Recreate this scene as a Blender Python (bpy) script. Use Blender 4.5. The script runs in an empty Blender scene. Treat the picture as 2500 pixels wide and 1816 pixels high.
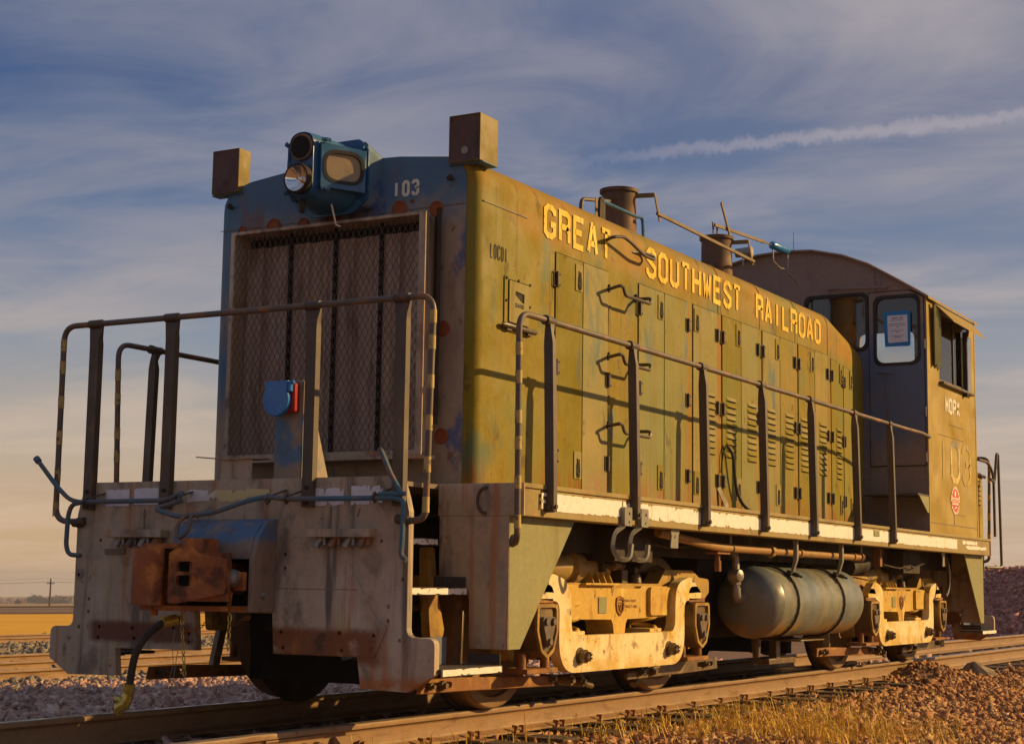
import bpy, bmesh, math, random
import numpy as np
from mathutils import Vector, Matrix
from mathutils.geometry import tessellate_polygon
R = math.radians
random.seed(7)
rng = np.random.default_rng(11)
scene = bpy.context.scene
COL = scene.collection

# ------------------------------------------------------------------ camera
CAM = Vector((6.196, -7.570, 0.794))
YAW, PIT, ROL, FPX = .5201, .1269, .0146, 4024.8
fw = Vector((-math.sin(YAW)*math.cos(PIT), math.cos(YAW)*math.cos(PIT), math.sin(PIT)))
rt = Vector((math.cos(YAW), math.sin(YAW), 0)); up = rt.cross(fw)
c_, s_ = math.cos(ROL), math.sin(ROL)
rt2 = c_*rt + s_*up; up2 = -s_*rt + c_*up
cd = bpy.data.cameras.new('camera'); cam = bpy.data.objects.new('camera', cd); COL.objects.link(cam)
mw = Matrix((( rt2.x, up2.x, -fw.x, CAM.x), (rt2.y, up2.y, -fw.y, CAM.y), (rt2.z, up2.z, -fw.z, CAM.z), (0, 0, 0, 1)))
cam.matrix_world = mw
cd.sensor_width = 36; cd.lens = FPX/2500*36; cd.clip_start = .1; cd.clip_end = 9000
scene.camera = cam

# ------------------------------------------------------------------ light
SUN = Vector((.701, .612, .367)).normalized()
SUN_EL = math.asin(SUN.z); SUN_AZ = math.atan2(SUN.x, SUN.y)
sd = bpy.data.lights.new('sun', 'SUN'); so = bpy.data.objects.new('sun', sd); COL.objects.link(so)
sd.energy = 3.8; sd.angle = R(.55); sd.color = (1.0, .65, .24)
so.rotation_euler = (-SUN).to_track_quat('-Z', 'Y').to_euler(); so.location = (20, 22, 15)
scene.view_settings.view_transform = 'Standard'; scene.view_settings.look = 'None'
scene.view_settings.exposure = 0.48; scene.view_settings.gamma = 1
scene.view_settings.use_curve_mapping = False

class NT:
    """small helper for node graphs"""
    def __init__(s, tree): s.t = tree; s.n = tree.nodes; s.l = tree.links
    def new(s, typ, **kw):
        nd = s.n.new(typ)
        for k, v in kw.items(): setattr(nd, k, v)
        return nd
    def set(s, sock, v):
        if isinstance(v, bpy.types.NodeSocket): s.l.new(v, sock)
        elif v is not None: sock.default_value = v
    def math(s, op, a, b=None, c=None, clamp=False):
        nd = s.new('ShaderNodeMath', operation=op, use_clamp=clamp)
        s.set(nd.inputs[0], a)
        if b is not None: s.set(nd.inputs[1], b)
        if c is not None: s.set(nd.inputs[2], c)
        return nd.outputs[0]
    def vmath(s, op, a, b=None):
        nd = s.new('ShaderNodeVectorMath', operation=op); s.set(nd.inputs[0], a)
        if b is not None: s.set(nd.inputs[1], b)
        return nd
    def rng(s, v, a, b, c=0., d=1., smooth=True):
        nd = s.new('ShaderNodeMapRange', interpolation_type='SMOOTHSTEP' if smooth else 'LINEAR')
        s.set(nd.inputs[0], v); nd.inputs[1].default_value = a; nd.inputs[2].default_value = b
        nd.inputs[3].default_value = c; nd.inputs[4].default_value = d
        return nd.outputs[0]
    def mix(s, f, a, b, blend='MIX'):
        nd = s.new('ShaderNodeMix', data_type='RGBA', blend_type=blend)
        s.set(nd.inputs[0], f)
        for i, v in ((6, a), (7, b)):
            if isinstance(v, (tuple, list)): v = (*v[:3], 1)
            s.set(nd.inputs[i], v)
        return nd.outputs[2]
    def noise(s, vec, scale=1., detail=4., rough=.55, dist=0.):
        nd = s.new('ShaderNodeTexNoise'); s.set(nd.inputs['Vector'], vec)
        nd.inputs['Scale'].default_value = scale; nd.inputs['Detail'].default_value = detail
        nd.inputs['Roughness'].default_value = rough; nd.inputs['Distortion'].default_value = dist
        return nd.outputs[0]
    def mapping(s, vec, loc=(0, 0, 0), rot=(0, 0, 0), scale=(1, 1, 1)):
        nd = s.new('ShaderNodeMapping'); s.set(nd.inputs[0], vec)
        nd.inputs[1].default_value = loc; nd.inputs[2].default_value = rot; nd.inputs[3].default_value = scale
        return nd.outputs[0]
    def comb(s, x, y, z):
        nd = s.new('ShaderNodeCombineXYZ')
        for i, v in enumerate((x, y, z)): s.set(nd.inputs[i], v)
        return nd.outputs[0]
    def sep(s, v):
        nd = s.new('ShaderNodeSeparateXYZ'); s.set(nd.inputs[0], v); return nd.outputs

def build_world():
    w = bpy.data.worlds.new('World'); scene.world = w; w.use_nodes = True
    g = NT(w.node_tree); g.n.clear()
    out = g.new('ShaderNodeOutputWorld'); bg = g.new('ShaderNodeBackground')
    g.l.new(bg.outputs[0], out.inputs[0])
    tc = g.new('ShaderNodeTexCoord'); d = tc.outputs['Generated']
    x, y, z = g.sep(d)
    # haze-to-blue gradient with elevation, a little warmer and paler round the sun's side
    ramp = g.new('ShaderNodeValToRGB'); cr = ramp.color_ramp
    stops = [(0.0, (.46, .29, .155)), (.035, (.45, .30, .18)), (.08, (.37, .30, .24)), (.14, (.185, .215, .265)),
             (.20, (.050, .110, .225)), (.29, (.014, .058, .17)), (.6, (.04, .085, .19)), (1.0, (.08, .13, .23))]  # upper stops raised above the view to add fill light
    cr.elements[0].position = 0; cr.elements[0].color = (*stops[0][1], 1)
    cr.elements[1].position = 1; cr.elements[1].color = (*stops[-1][1], 1)
    for p, c in stops[1:-1]:
        e = cr.elements.new(p); e.color = (*c, 1)
    g.set(ramp.inputs[0], g.math('MAXIMUM', z, 0.0))
    az = g.vmath('DOT_PRODUCT', d, tuple(SUN)).outputs['Value']
    warm = g.rng(az, .0, .75)
    base = g.mix(g.math('MULTIPLY', warm, .42), ramp.outputs[0], (.31, .28, .28))
    # thin streaky cirrus laid out on a high flat layer
    zz = g.math('ADD', g.math('MAXIMUM', z, 0.0), .10)
    pl = g.comb(g.math('DIVIDE', x, zz), g.math('DIVIDE', y, zz), 0.0)
    m1 = g.mapping(pl, rot=(0, 0, R(24)), scale=(.55, .85, 1))
    n1 = g.noise(m1, .8, 6, .52, .9)
    n2 = g.noise(g.mapping(pl, loc=(7, 3, 1), rot=(0, 0, R(-12)), scale=(.8, 1.2, 1)), 1.9, 8, .58, .7)
    big = g.noise(g.mapping(pl, loc=(2.2, 5, 0), scale=(.25, .25, 1)), 1.0, 2, .5)
    cl = g.math('ADD', g.math('MULTIPLY', n1, .55), g.math('MULTIPLY', n2, .45))
    cl = g.math('ADD', cl, g.math('MULTIPLY', g.math('SUBTRACT', big, .5), .35))
    cf = g.rng(cl, .40, .66)
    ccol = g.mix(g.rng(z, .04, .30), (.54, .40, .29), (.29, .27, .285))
    ccol = g.mix(g.math('MULTIPLY', warm, .5), ccol, (.46, .37, .34))
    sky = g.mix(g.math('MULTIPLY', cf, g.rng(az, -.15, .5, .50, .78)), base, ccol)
    # contrail: a frayed band along a great circle
    nrm = Vector((0.0, 0.0, 0.0))
    def pix(u, v): return (fw*FPX + rt2*(u-1250) - up2*(v-908)).normalized()
    a, b = pix(1330, 400), pix(2500, 283)
    nrm = a.cross(b).normalized(); tdir = (b - a).normalized(); ta = a.dot(tdir); tb = b.dot(tdir)
    fray = g.noise(g.mapping(d, scale=(95, 95, 60)), 1.0, 6, .75)
    off = g.math('ADD', g.vmath('DOT_PRODUCT', d, tuple(nrm)).outputs['Value'], g.math('MULTIPLY', g.math('SUBTRACT', fray, .5), .017))
    band = g.math('SUBTRACT', 1.0, g.rng(g.math('ABSOLUTE', off), .0008, .0058))
    along = g.vmath('DOT_PRODUCT', d, tuple(tdir)).outputs['Value']
    band = g.math('MULTIPLY', band, g.rng(along, ta-.03, ta+.14))
    band = g.math('MULTIPLY', band, g.rng(g.vmath('DOT_PRODUCT', d, tuple((a+b).normalized())).outputs['Value'], .5, .8))
    sky = g.mix(g.math('MULTIPLY', band, .26), sky, (.52, .43, .42))
    # physical sky adds its own daylight
    st = g.new('ShaderNodeTexSky', sky_type='NISHITA'); st.sun_disc = False
    st.sun_elevation = SUN_EL; st.sun_rotation = SUN_AZ
    sm = g.new('ShaderNodeVectorMath', operation='SCALE'); g.l.new(st.outputs[0], sm.inputs[0]); sm.inputs['Scale'].default_value = .05
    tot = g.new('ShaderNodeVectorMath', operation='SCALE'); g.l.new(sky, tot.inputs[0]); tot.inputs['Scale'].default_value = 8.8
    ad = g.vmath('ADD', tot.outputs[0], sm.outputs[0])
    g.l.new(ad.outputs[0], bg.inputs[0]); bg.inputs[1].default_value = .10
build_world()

# ------------------------------------------------------------------ mesh helpers
WL = {}          # world location of every object's origin
def link(o, parent, loc):
    COL.objects.link(o)
    if parent is not None:
        o.parent = parent; p = WL[parent.name]; o.location = Vector(loc) - p
    else: o.location = loc
    WL[o.name] = Vector(loc)
    return o
def tag(o, label=None, cat=None, group=None, kind=None):
    if label: o['label'] = label
    if cat: o['category'] = cat
    if group: o['group'] = group
    if kind: o['kind'] = kind
    return o
def empty(name, loc=(0, 0, 0), parent=None):
    o = bpy.data.objects.new(name, None); o.empty_display_size = .2
    return link(o, parent, loc)
def finish(me, mats, smooth):
    for m in (mats if isinstance(mats, (list, tuple)) else [mats]): me.materials.append(m)
    bm = bmesh.new(); bm.from_mesh(me); bmesh.ops.recalc_face_normals(bm, faces=bm.faces); bm.to_mesh(me); bm.free()
    if smooth:
        me.shade_smooth(); me.set_sharp_from_angle(angle=R(smooth))
def put(name, me, parent=None, loc=(0, 0, 0), rot=None, scale=None):
    o = bpy.data.objects.new(name, me); link(o, parent, loc)
    if rot: o.rotation_euler = rot
    if scale: o.scale = scale
    return o

def fil(pts, rad, n=4):
    """round the corners of a closed polygon; rad is one number or one per corner"""
    out = []; N = len(pts)
    for i, p in enumerate(pts):
        r = rad if isinstance(rad, (int, float)) else rad[i]
        p = Vector((p[0], p[1])); a = Vector(pts[i-1][:2]); b = Vector(pts[(i+1) % N][:2])
        u, v = (a-p), (b-p); lu, lv = u.length, v.length
        if r <= 0 or lu < 1e-6 or lv < 1e-6: out.append((p.x, p.y)); continue
        u /= lu; v /= lv; ang = u.angle(v, 0)
        if ang < .05 or ang > 3.1: out.append((p.x, p.y)); continue
        t = min(r/math.tan(ang/2), lu*.49, lv*.49)
        s, e = p+u*t, p+v*t
        for k in range(n+1):
            q = k/n; w = s*(1-q)**2 + p*2*q*(1-q) + e*q*q
            out.append((w.x, w.y))
    return out
def rrect(x0, x1, z0, z1, r, n=4): return fil([(x0, z0), (x1, z0), (x1, z1), (x0, z1)], r, n)
def circ(x, z, r, n=10): return [(x+r*math.cos(2*math.pi*k/n), z+r*math.sin(2*math.pi*k/n)) for k in range(n)]

class MB:
    def __init__(s): s.v = []; s.f = []; s.mi = []; s.m = 0
    def add(s, vs, fs):
        n = len(s.v); s.v += [tuple(q) for q in vs]; s.f += [tuple(i+n for i in f) for f in fs]; s.mi += [s.m]*len(fs); return s
    def box(s, x0, x1, y0, y1, z0, z1):
        return s.add([(x, y, z) for x in (x0, x1) for y in (y0, y1) for z in (z0, z1)],
                     [(0, 1, 3, 2), (4, 6, 7, 5), (0, 4, 5, 1), (2, 3, 7, 6), (0, 2, 6, 4), (1, 5, 7, 3)])
    def plate(s, ax, a, b, loop, holes=()):
        P = {'X': lambda u, v, w: (w, u, v), 'Y': lambda u, v, w: (u, w, v), 'Z': lambda u, v, w: (u, v, w)}[ax]
        loops = [list(loop)]+[list(h) for h in holes]; flat = [q for l in loops for q in l]; N = len(flat)
        tr = tessellate_polygon([[Vector((q[0], q[1], 0)) for q in l] for l in loops])
        vs = [P(q[0], q[1], a) for q in flat]+[P(q[0], q[1], b) for q in flat]
        fs = [tuple(t) for t in tr]+[tuple(i+N for i in reversed(t)) for t in tr]
        o = 0
        for l in loops:
            k = len(l)
            for i in range(k):
                j = (i+1) % k; fs.append((o+i, o+j, o+j+N, o+i+N))
            o += k
        return s.add(vs, fs)
    def sheet(s, ax, w, loop):
        P = {'X': lambda u, v: (w, u, v), 'Y': lambda u, v: (u, w, v), 'Z': lambda u, v: (u, v, w)}[ax]
        tr = tessellate_polygon([[Vector((q[0], q[1], 0)) for q in loop]])
        return s.add([P(*q) for q in loop], [tuple(t) for t in tr])
    def tube(s, pts, r, n=8, closed=False, cap=True):
        pts = [Vector(p) for p in pts]; K = len(pts); rs = r if isinstance(r, (list, tuple)) else [r]*K
        T = []
        for i in range(K):
            a = pts[(i-1) % K] if (closed or i > 0) else pts[0]; b = pts[(i+1) % K] if (closed or i < K-1) else pts[-1]
            T.append((b-a).normalized())
        ref = Vector((0, 0, 1)) if abs(T[0].z) < .9 else Vector((1, 0, 0))
        N = (ref - T[0]*ref.dot(T[0])).normalized(); vs = []
        for i in range(K):
            N = (N - T[i]*N.dot(T[i])).normalized(); B = T[i].cross(N)
            for k in range(n):
                t = 2*math.pi*k/n; vs.append(pts[i]+(N*math.cos(t)+B*math.sin(t))*rs[i])
        fs = []
        for i in range(K if closed else K-1):
            j = (i+1) % K
            for k in range(n):
                l = (k+1) % n; fs.append((i*n+k, i*n+l, j*n+l, j*n+k))
        if cap and not closed:
            fs.append(tuple(range(n))); fs.append(tuple((K-1)*n+k for k in reversed(range(n))))
        return s.add(vs, fs)
    def cyl(s, p0, p1, r0, r1=None, n=16): return s.tube([p0, p1], [r0, r0 if r1 is None else r1], n)
    def lathe(s, p0, axis, prof, n=24, cap=True):
        """prof: list of (distance along axis, radius)"""
        p0 = Vector(p0); ax = Vector(axis).normalized(); ref = Vector((0, 0, 1)) if abs(ax.z) < .9 else Vector((1, 0, 0))
        N = (ref-ax*ref.dot(ax)).normalized(); B = ax.cross(N); vs = []; K = len(prof)
        for t, r in prof:
            for k in range(n):
                a = 2*math.pi*k/n; vs.append(p0+ax*t+(N*math.cos(a)+B*math.sin(a))*max(r, 1e-4))
        fs = [(i*n+k, i*n+(k+1) % n, (i+1)*n+(k+1) % n, (i+1)*n+k) for i in range(K-1) for k in range(n)]
        if cap: fs.append(tuple(range(n))); fs.append(tuple((K-1)*n+k for k in reversed(range(n))))
        return s.add(vs, fs)
    def bar(s, p0, p1, w, h, upv=(0, 0, 1)):
        p0, p1 = Vector(p0), Vector(p1); t = (p1-p0).normalized(); u = Vector(upv); u = (u-t*u.dot(t)).normalized(); v = t.cross(u)
        vs = [p+v*(w/2*a)+u*(h/2*b) for p in (p0, p1) for a in (-1, 1) for b in (-1, 1)]
        return s.add(vs, [(0, 1, 3, 2), (4, 6, 7, 5), (0, 4, 5, 1), (2, 3, 7, 6), (0, 2, 6, 4), (1, 5, 7, 3)])
    def loft(s, rings, cap=True):
        n = len(rings[0]); vs = [q for r in rings for q in r]
        fs = [(i*n+k, i*n+(k+1) % n, (i+1)*n+(k+1) % n, (i+1)*n+k) for i in range(len(rings)-1) for k in range(n)]
        if cap: fs.append(tuple(range(n))); fs.append(tuple((len(rings)-1)*n+k for k in reversed(range(n))))
        return s.add(vs, fs)
    def mesh(s, name, mats, smooth=38):
        me = bpy.data.meshes.new(name); me.from_pydata(s.v, [], s.f)
        me.polygons.foreach_set('material_index', s.mi); finish(me, mats, smooth); return me
    def build(s, name, mats, parent=None, bevel=0, smooth=38, loc=(0, 0, 0), seg=2):
        o = put(name, s.mesh(name, mats, smooth), parent, loc)
        if bevel:
            b = o.modifiers.new('bevel', 'BEVEL'); b.width = bevel; b.segments = seg; b.limit_method = 'ANGLE'; b.angle_limit = R(40)
        return o

def arc(c, r, a0, a1, n=8, plane='XZ', w=0):
    out = []
    for k in range(n+1):
        t = R(a0+(a1-a0)*k/n); u, v = c[0]+r*math.cos(t), c[1]+r*math.sin(t)
        out.append({'XZ': (u, w, v), 'YZ': (w, u, v), 'XY': (u, v, w)}[plane])
    return out
def bend(pts, r, n=5):
    """polyline with rounded corners (3-D)"""
    pts = [Vector(p) for p in pts]; out = [pts[0]]
    for i in range(1, len(pts)-1):
        p = pts[i]; u = pts[i-1]-p; v = pts[i+1]-p; t = min(r, u.length*.48, v.length*.48)
        s, e = p+u.normalized()*t, p+v.normalized()*t
        for k in range(n+1):
            q = k/n; out.append(s*(1-q)**2+p*2*q*(1-q)+e*q*q)
    return out+[pts[-1]]
# ------------------------------------------------------------------ materials (all procedural)
def L(col, lo, hi, scale=(1, 1, 1), detail=5, amt=1., band=(), dist=.3, seed=0, rough=None, wob=.06):
    return dict(col=col, lo=lo, hi=hi, scale=scale, detail=detail, amt=amt, band=band, dist=dist, seed=seed, wob=wob)
def paint(name, base, layers=(), rough=.6, metal=0., bump=.12, bscale=45., spec=.35, rvar=.25, grain=.10, dents=0., objvar=0.):
    m = bpy.data.materials.new(name); m.use_nodes = True; g = NT(m.node_tree)
    b = g.n['Principled BSDF']; co = g.new('ShaderNodeTexCoord').outputs['Object']
    xyz = g.sep(co); col = None
    fine = g.noise(co, 22, 6, .65)
    col = g.mix(g.rng(fine, .25, .75), tuple(c*(1-grain) for c in base), tuple(min(1, c*(1+grain)) for c in base))
    wobn = g.noise(co, 7, 4, .6)
    for i, l in enumerate(layers):
        n = g.noise(g.mapping(co, loc=(l['seed']*3.7+i*1.3, i*5.1, l['seed']*2.9), scale=l['scale']), 1., l['detail'], .6, l['dist'])
        f = g.rng(n, l['lo'], l['hi'])
        for (ax, e0, e1, e2, e3) in l['band']:
            v = g.math('ADD', xyz[ax], g.math('MULTIPLY', g.math('SUBTRACT', wobn, .5), l['wob']*2))
            f = g.math('MULTIPLY', f, g.rng(v, e0, e1))
            f = g.math('MULTIPLY', f, g.rng(v, e2, e3, 1., 0.))
        if l['amt'] != 1: f = g.math('MULTIPLY', f, l['amt'])
        col = g.mix(f, col, l['col'])
    if objvar:
        oi = g.new('ShaderNodeObjectInfo'); hs = g.new('ShaderNodeHueSaturation'); g.set(hs.inputs['Value'], g.rng(oi.outputs['Random'], 0, 1, 1-objvar, 1+objvar, False)); g.set(hs.inputs['Color'], col)
        g.set(hs.inputs['Saturation'], g.rng(oi.outputs['Random'], 0, 1, 1.12, .78, False)); col = hs.outputs[0]
    g.l.new(col, b.inputs['Base Color'])
    rn = g.rng(g.noise(co, 5, 5, .6), .3, .7, max(.03, rough-rvar*.5), min(1, rough+rvar*.5))
    g.l.new(rn, b.inputs['Roughness']); b.inputs['Metallic'].default_value = metal
    b.inputs['Specular IOR Level'].default_value = spec
    if bump:
        bp = g.new('ShaderNodeBump'); bp.inputs['Strength'].default_value = bump; bp.inputs['Distance'].default_value = .01
        h = g.noise(co, bscale, 5, .6)
        g.l.new(h, bp.inputs['Height']); g.l.new(bp.outputs[0], b.inputs['Normal'])
        if dents:
            b2 = g.new('ShaderNodeBump'); b2.inputs['Strength'].default_value = 1.0; b2.inputs['Distance'].default_value = .02*dents
            g.l.new(g.noise(co, 1.9, 1.2, .4), b2.inputs['Height']); g.l.new(b2.outputs[0], bp.inputs['Normal'])
    return m
BLUE = (.045, .115, .205); RUST = (.20, .062, .018); DRUST = (.085, .032, .014); KH = (.235, .172, .012)
GRIME = (.12, .085, .045)
M = {}
M['hood'] = paint('hood_khaki_paint', KH, [
    L((.36, .205, 0.018), .52, .78, (.9, .9, .45), 5, .75, seed=1),
    L((.205, .200, 0.047), .48, .72, (1.1, 1.1, .8), 5, .9, seed=2),
    L((.085, .14, 0.081), .56, .70, (2.2, 2.2, 1.2), 6, .8, seed=3),
    L((.10, .19, 0.220), .63, .70, (5.5, 5.5, 1.6), 6, .7, band=((2, 1.5, 1.8, 3.0, 3.2),), seed=4),
    L((.20, .115, 0.018), .50, .72, (6., 6., .5), 6, .45, seed=6),
    L((.34, .17, 0.021), .30, .65, (1.3, 1.3, 2), 4, .75, band=((2, 2.98, 3.12, 9, 10),), seed=5, wob=.04),
    L((.25, .09, 0.015), .45, .65, (9, 9, 1.2), 6, .8, band=((2, 1.2, 1.3, 1.42, 1.62),), seed=7),
    L((.30, .125, 0.015), .34, .62, (10, 10, 1.1), 6, .75, band=((1, 4.17, 4.19, 4.30, 4.32), (2, 1.3, 1.4, 2.9, 3.05)), seed=30, wob=.015), L((.30, .125, 0.015), .34, .62, (10, 10, 1.1), 6, .75, band=((1, 4.76, 4.78, 4.90, 4.92), (2, 1.3, 1.4, 2.9, 3.05)), seed=31, wob=.015), L((.30, .125, 0.015), .34, .62, (10, 10, 1.1), 6, .75, band=((1, 5.67, 5.69, 5.80, 5.82), (2, 1.3, 1.4, 2.9, 3.05)), seed=32, wob=.015), L((.30, .125, 0.015), .34, .62, (10, 10, 1.1), 6, .75, band=((1, 6.58, 6.60, 6.70, 6.72), (2, 1.3, 1.4, 2.9, 3.05)), seed=33, wob=.015), L((.30, .125, 0.015), .34, .62, (10, 10, 1.1), 6, .75, band=((1, 7.48, 7.50, 7.61, 7.63), (2, 1.3, 1.4, 2.9, 3.05)), seed=34, wob=.015),
    L((.095, .06, 0.015), .57, .72, (16, 16, .45), 7, .55, seed=41), L((.10, .055, 0.018), .60, .68, (4.5, 4.5, 3.5), 7, .6, seed=42),
    L((.45, .30, 0.042), .62, .72, (2.5, 2.5, 2.0), 7, .6, seed=43),
    L(RUST, .65, .70, (14, 14, 9), 6, .85, seed=8)], rough=.62, bump=.14, spec=.15, dents=1.6)
M['door'] = paint('hood_door_paint', (.232, .182, .020), [
    L((.345, .205, 0.021), .50, .76, (.8, .8, .5), 5, .75, seed=11),
    L((.195, .205, 0.057), .46, .70, (1.2, 1.2, .7), 5, .9, seed=12),
    L((.075, .145, 0.165), .57, .68, (3.2, 3.2, 1.2), 6, .8, band=((1, 1.9, 2.2, 6.5, 7.2),), seed=13),
    L((.20, .12, 0.021), .52, .74, (9, 9, .5), 6, .45, seed=14),
    L((.28, .10, 0.017), .42, .62, (10, 10, 1.6), 6, .85, band=((2, 1.2, 1.3, 1.43, 1.62),), seed=15),
    L((.10, .065, 0.018), .57, .70, (18, 18, .4), 7, .55, seed=44), L((.09, .05, 0.015), .62, .68, (5, 5, 4), 7, .6, seed=45), L((.40, .28, 0.048), .62, .72, (3, 3, 2.2), 7, .5, seed=46), L(RUST, .665, .70, (18, 18, 11), 6, .85, seed=47)], rough=.6, bump=.10, spec=.15, dents=1.3, objvar=.16)
M['front'] = paint('hood_front_shaded_paint', (0.377, 0.280, 0.189), [  # base holds the hood khaki as brown-grey, its look in shade
    L((0.286, 0.208, 0.143), .45, .7, (1.5, 1.5, 1.5), 5, .8, seed=1),
    L((0.072, 0.163, 0.267), .22, .46, (1.2, 1.2, .8), 5, .96, band=((2, 2.95, 3.30, 9, 10),), seed=2, wob=.2),
    L((0.078, 0.195, 0.305), .20, .5, (1.2, 1.2, .8), 5, .96, band=((0, -9, -8, -.90, -.70), (2, 1.7, 2.2, 9, 10)), seed=3, wob=.1),
    L((0.052, 0.098, 0.260), .60, .68, (3, 3, 1.8), 5, .8, seed=4),
    L((0.182, 0.085, 0.058), .55, .7, (6, 6, 1.5), 5, .7, seed=5),
    L(RUST, .62, .70, (16, 16, 7), 6, .7, seed=6)], rough=.62, bump=.08, spec=.35, dents=.8)
M['plate'] = paint('end_plate_paint', (.43, .325, .225), [
    L((0.560, 0.469, 0.364), .47, .72, (2.4, 2.4, 1.2), 6, .9, seed=1), L((0.105, 0.077, 0.063), .52, .66, (3.5, 3.5, 2.2), 7, .75, seed=21), L((0.182, 0.210, 0.238), .56, .68, (3, 3, 2), 6, .4, seed=22),
    L((0.420, 0.350, 0.126), .60, .75, (3.5, 3.5, 1.3), 5, .45, seed=9),
    L((0.098, 0.070, 0.056), .52, .70, (9, 9, .6), 7, .85, seed=2),
    L((0.420, 0.147, 0.035), .55, .66, (14, 14, .6), 7, .6, seed=3),
    L((0.070, 0.168, 0.280), .66, .73, (2.5, 2.5, 2.5), 5, .75, band=((2, 1.05, 1.2, 9, 10),), seed=4),
    L((.205, .062, .016), .22, .42, (5, 5, 5), 6, .95, band=((2, .30, .36, .50, .55), (0, .25, .32, .98, 1.14)), seed=5, wob=.03), L((.36, .135, .03), .56, .70, (11, 11, 5), 7, .8, band=((2, .30, .36, .50, .55), (0, .25, .32, .98, 1.14)), seed=15, wob=.03), L((.06, .028, .014), .55, .68, (7, 7, 7), 7, .8, band=((2, .30, .36, .50, .55), (0, .25, .32, .98, 1.14)), seed=16, wob=.03),
    L((.135, .04, .017), .22, .42, (5, 5, 5), 6, .95, band=((2, .39, .43, .51, .55), (0, -1.12, -1.04, -.32, -.22)), seed=6, wob=.03), L((.05, .022, .012), .55, .68, (7, 7, 7), 7, .8, band=((2, .39, .43, .51, .55), (0, -1.12, -1.04, -.3, -.2)), seed=17, wob=.03),
    L((0.378, 0.119, 0.021), .38, .58, (6, 6, 6), 6, .9, band=((2, -1, 0, .24, .30), (0, .85, .95, 1.35, 1.5)), seed=7, wob=.03),
    L((0.140, 0.049, 0.021), .64, .70, (18, 18, 10), 6, .8, seed=8)], rough=.58, bump=.10, spec=.4, dents=.7)
M['frame'] = paint('frame_paint', (0.198, 0.144, 0.102), [
    L((0.288, 0.228, 0.120), .5, .72, (1.5, 1.5, 1.0), 5, .7, seed=1), L((0.120, 0.066, 0.042), .52, .72, (7, 7, 1.2), 6, .75, seed=2),
    L((0.360, 0.144, 0.042), .60, .70, (10, 10, 5), 6, .65, seed=3)], rough=.65, bump=.1)
M['sill'] = paint('sill_paint', (.31, .225, .075), [
    L((.19, .12, .045), .5, .7, (2, 2, 2), 5, .8, seed=1), L((.32, .13, .03), .56, .70, (6, 6, 3), 6, .7, seed=2)], rough=.62)
M['boxside'] = paint('step_box_paint', (.25, .235, .095), [
    L((.33, .26, .085), .48, .72, (1.6, 1.6, .9), 5, .85, seed=1), L((.13, .22, .22), .56, .70, (2.5, 2.5, 1.2), 5, .7, seed=2),
    L((.19, .12, .045), .56, .74, (9, 9, .6), 6, .5, seed=3)], rough=.6, dents=.8)
M['cabfront'] = paint('cab_front_paint', (0.250, 0.181, 0.156), [
    L((0.075, 0.125, 0.237), .34, .56, (1.0, 1.0, .8), 4, .85, band=((2, 1.9, 2.5, 3.2, 3.75),), seed=1, wob=.3),
    L((0.325, 0.213, 0.163), .55, .75, (2, 2, 1), 5, .5, seed=2), L((0.112, 0.075, 0.062), .58, .74, (7, 7, .9), 6, .6, seed=3)], rough=.6, dents=.8)
M['cabside'] = paint('cab_side_paint', (.36, .235, .020), [
    L((.33, .235, 0.022), .45, .72, (1.2, 1.2, .8), 5, .85, seed=1), L((.26, .16, 0.015), .52, .74, (3, 3, 1), 6, .6, seed=2),
    L((.23, .24, 0.060), .6, .72, (1.6, 1.6, 1.2), 5, .6, band=((2, 1.2, 1.3, 1.8, 2.2),), seed=3),
    L((.16, .08, 0.010), .64, .70, (8, 8, 5), 6, .8, seed=4)], rough=.55, bump=.12, dents=5.)
M['cabroof'] = paint('cab_roof_paint', (.30, .20, .035), [L((.22, .15, .05), .45, .7, (1.2, 1.2, 1.2), 5, .9, seed=1), L((.30, .12, .03), .58, .7, (5, 5, 5), 6, .6, seed=2)], rough=.7)
M['streak'] = paint('rust_stain', (.20, .085, .022), [L((.26, .15, .03), .5, .66, (20, 20, 6), 5, .8)], rough=.8, bump=0)
M['white'] = paint('white_stripe_paint', (.78, .74, .66), [
    L((.70, .47, .10), .60, .66, (.5, .9, .5), 3, .9, seed=1, dist=.1), L((.50, .36, .15), .58, .75, (14, 14, 1.1), 6, .7, seed=2),
    L((.24, .16, .06), .67, .70, (16, 16, 12), 6, .95, seed=3)], rough=.6, bump=.06)
M['stripe'] = paint('front_stripe_paint', (.70, .66, .68), [
    L((.60, .46, .16), .46, .54, (1.7, 1.7, .4), 3, .85, band=((0, -.42, -.36, .28, .36),), seed=1, wob=.0), L((.40, .30, .17), .58, .75, (12, 12, 2), 6, .7, seed=2),
    L((.12, .10, .12), .66, .69, (20, 20, 16), 6, .95, seed=3)], rough=.6, bump=.06)
M['letter'] = paint('yellow_lettering', (.78, .47, .012), [L((.86, .62, .07), .46, .66, (1.6, 1.6, 1.6), 4, .8, seed=1), L((.36, .20, .03), .54, .70, (9, 9, 3), 7, .75, seed=2), L((.20, .14, .035), .62, .66, (24, 24, 14), 6, .9, seed=3)], rough=.6, bump=.03)
M['letterw'] = paint('white_lettering', (.78, .72, .58), [L((.5, .4, .22), .6, .75, (18, 18, 10), 6, .6, seed=1)], rough=.6, bump=.03)
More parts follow.
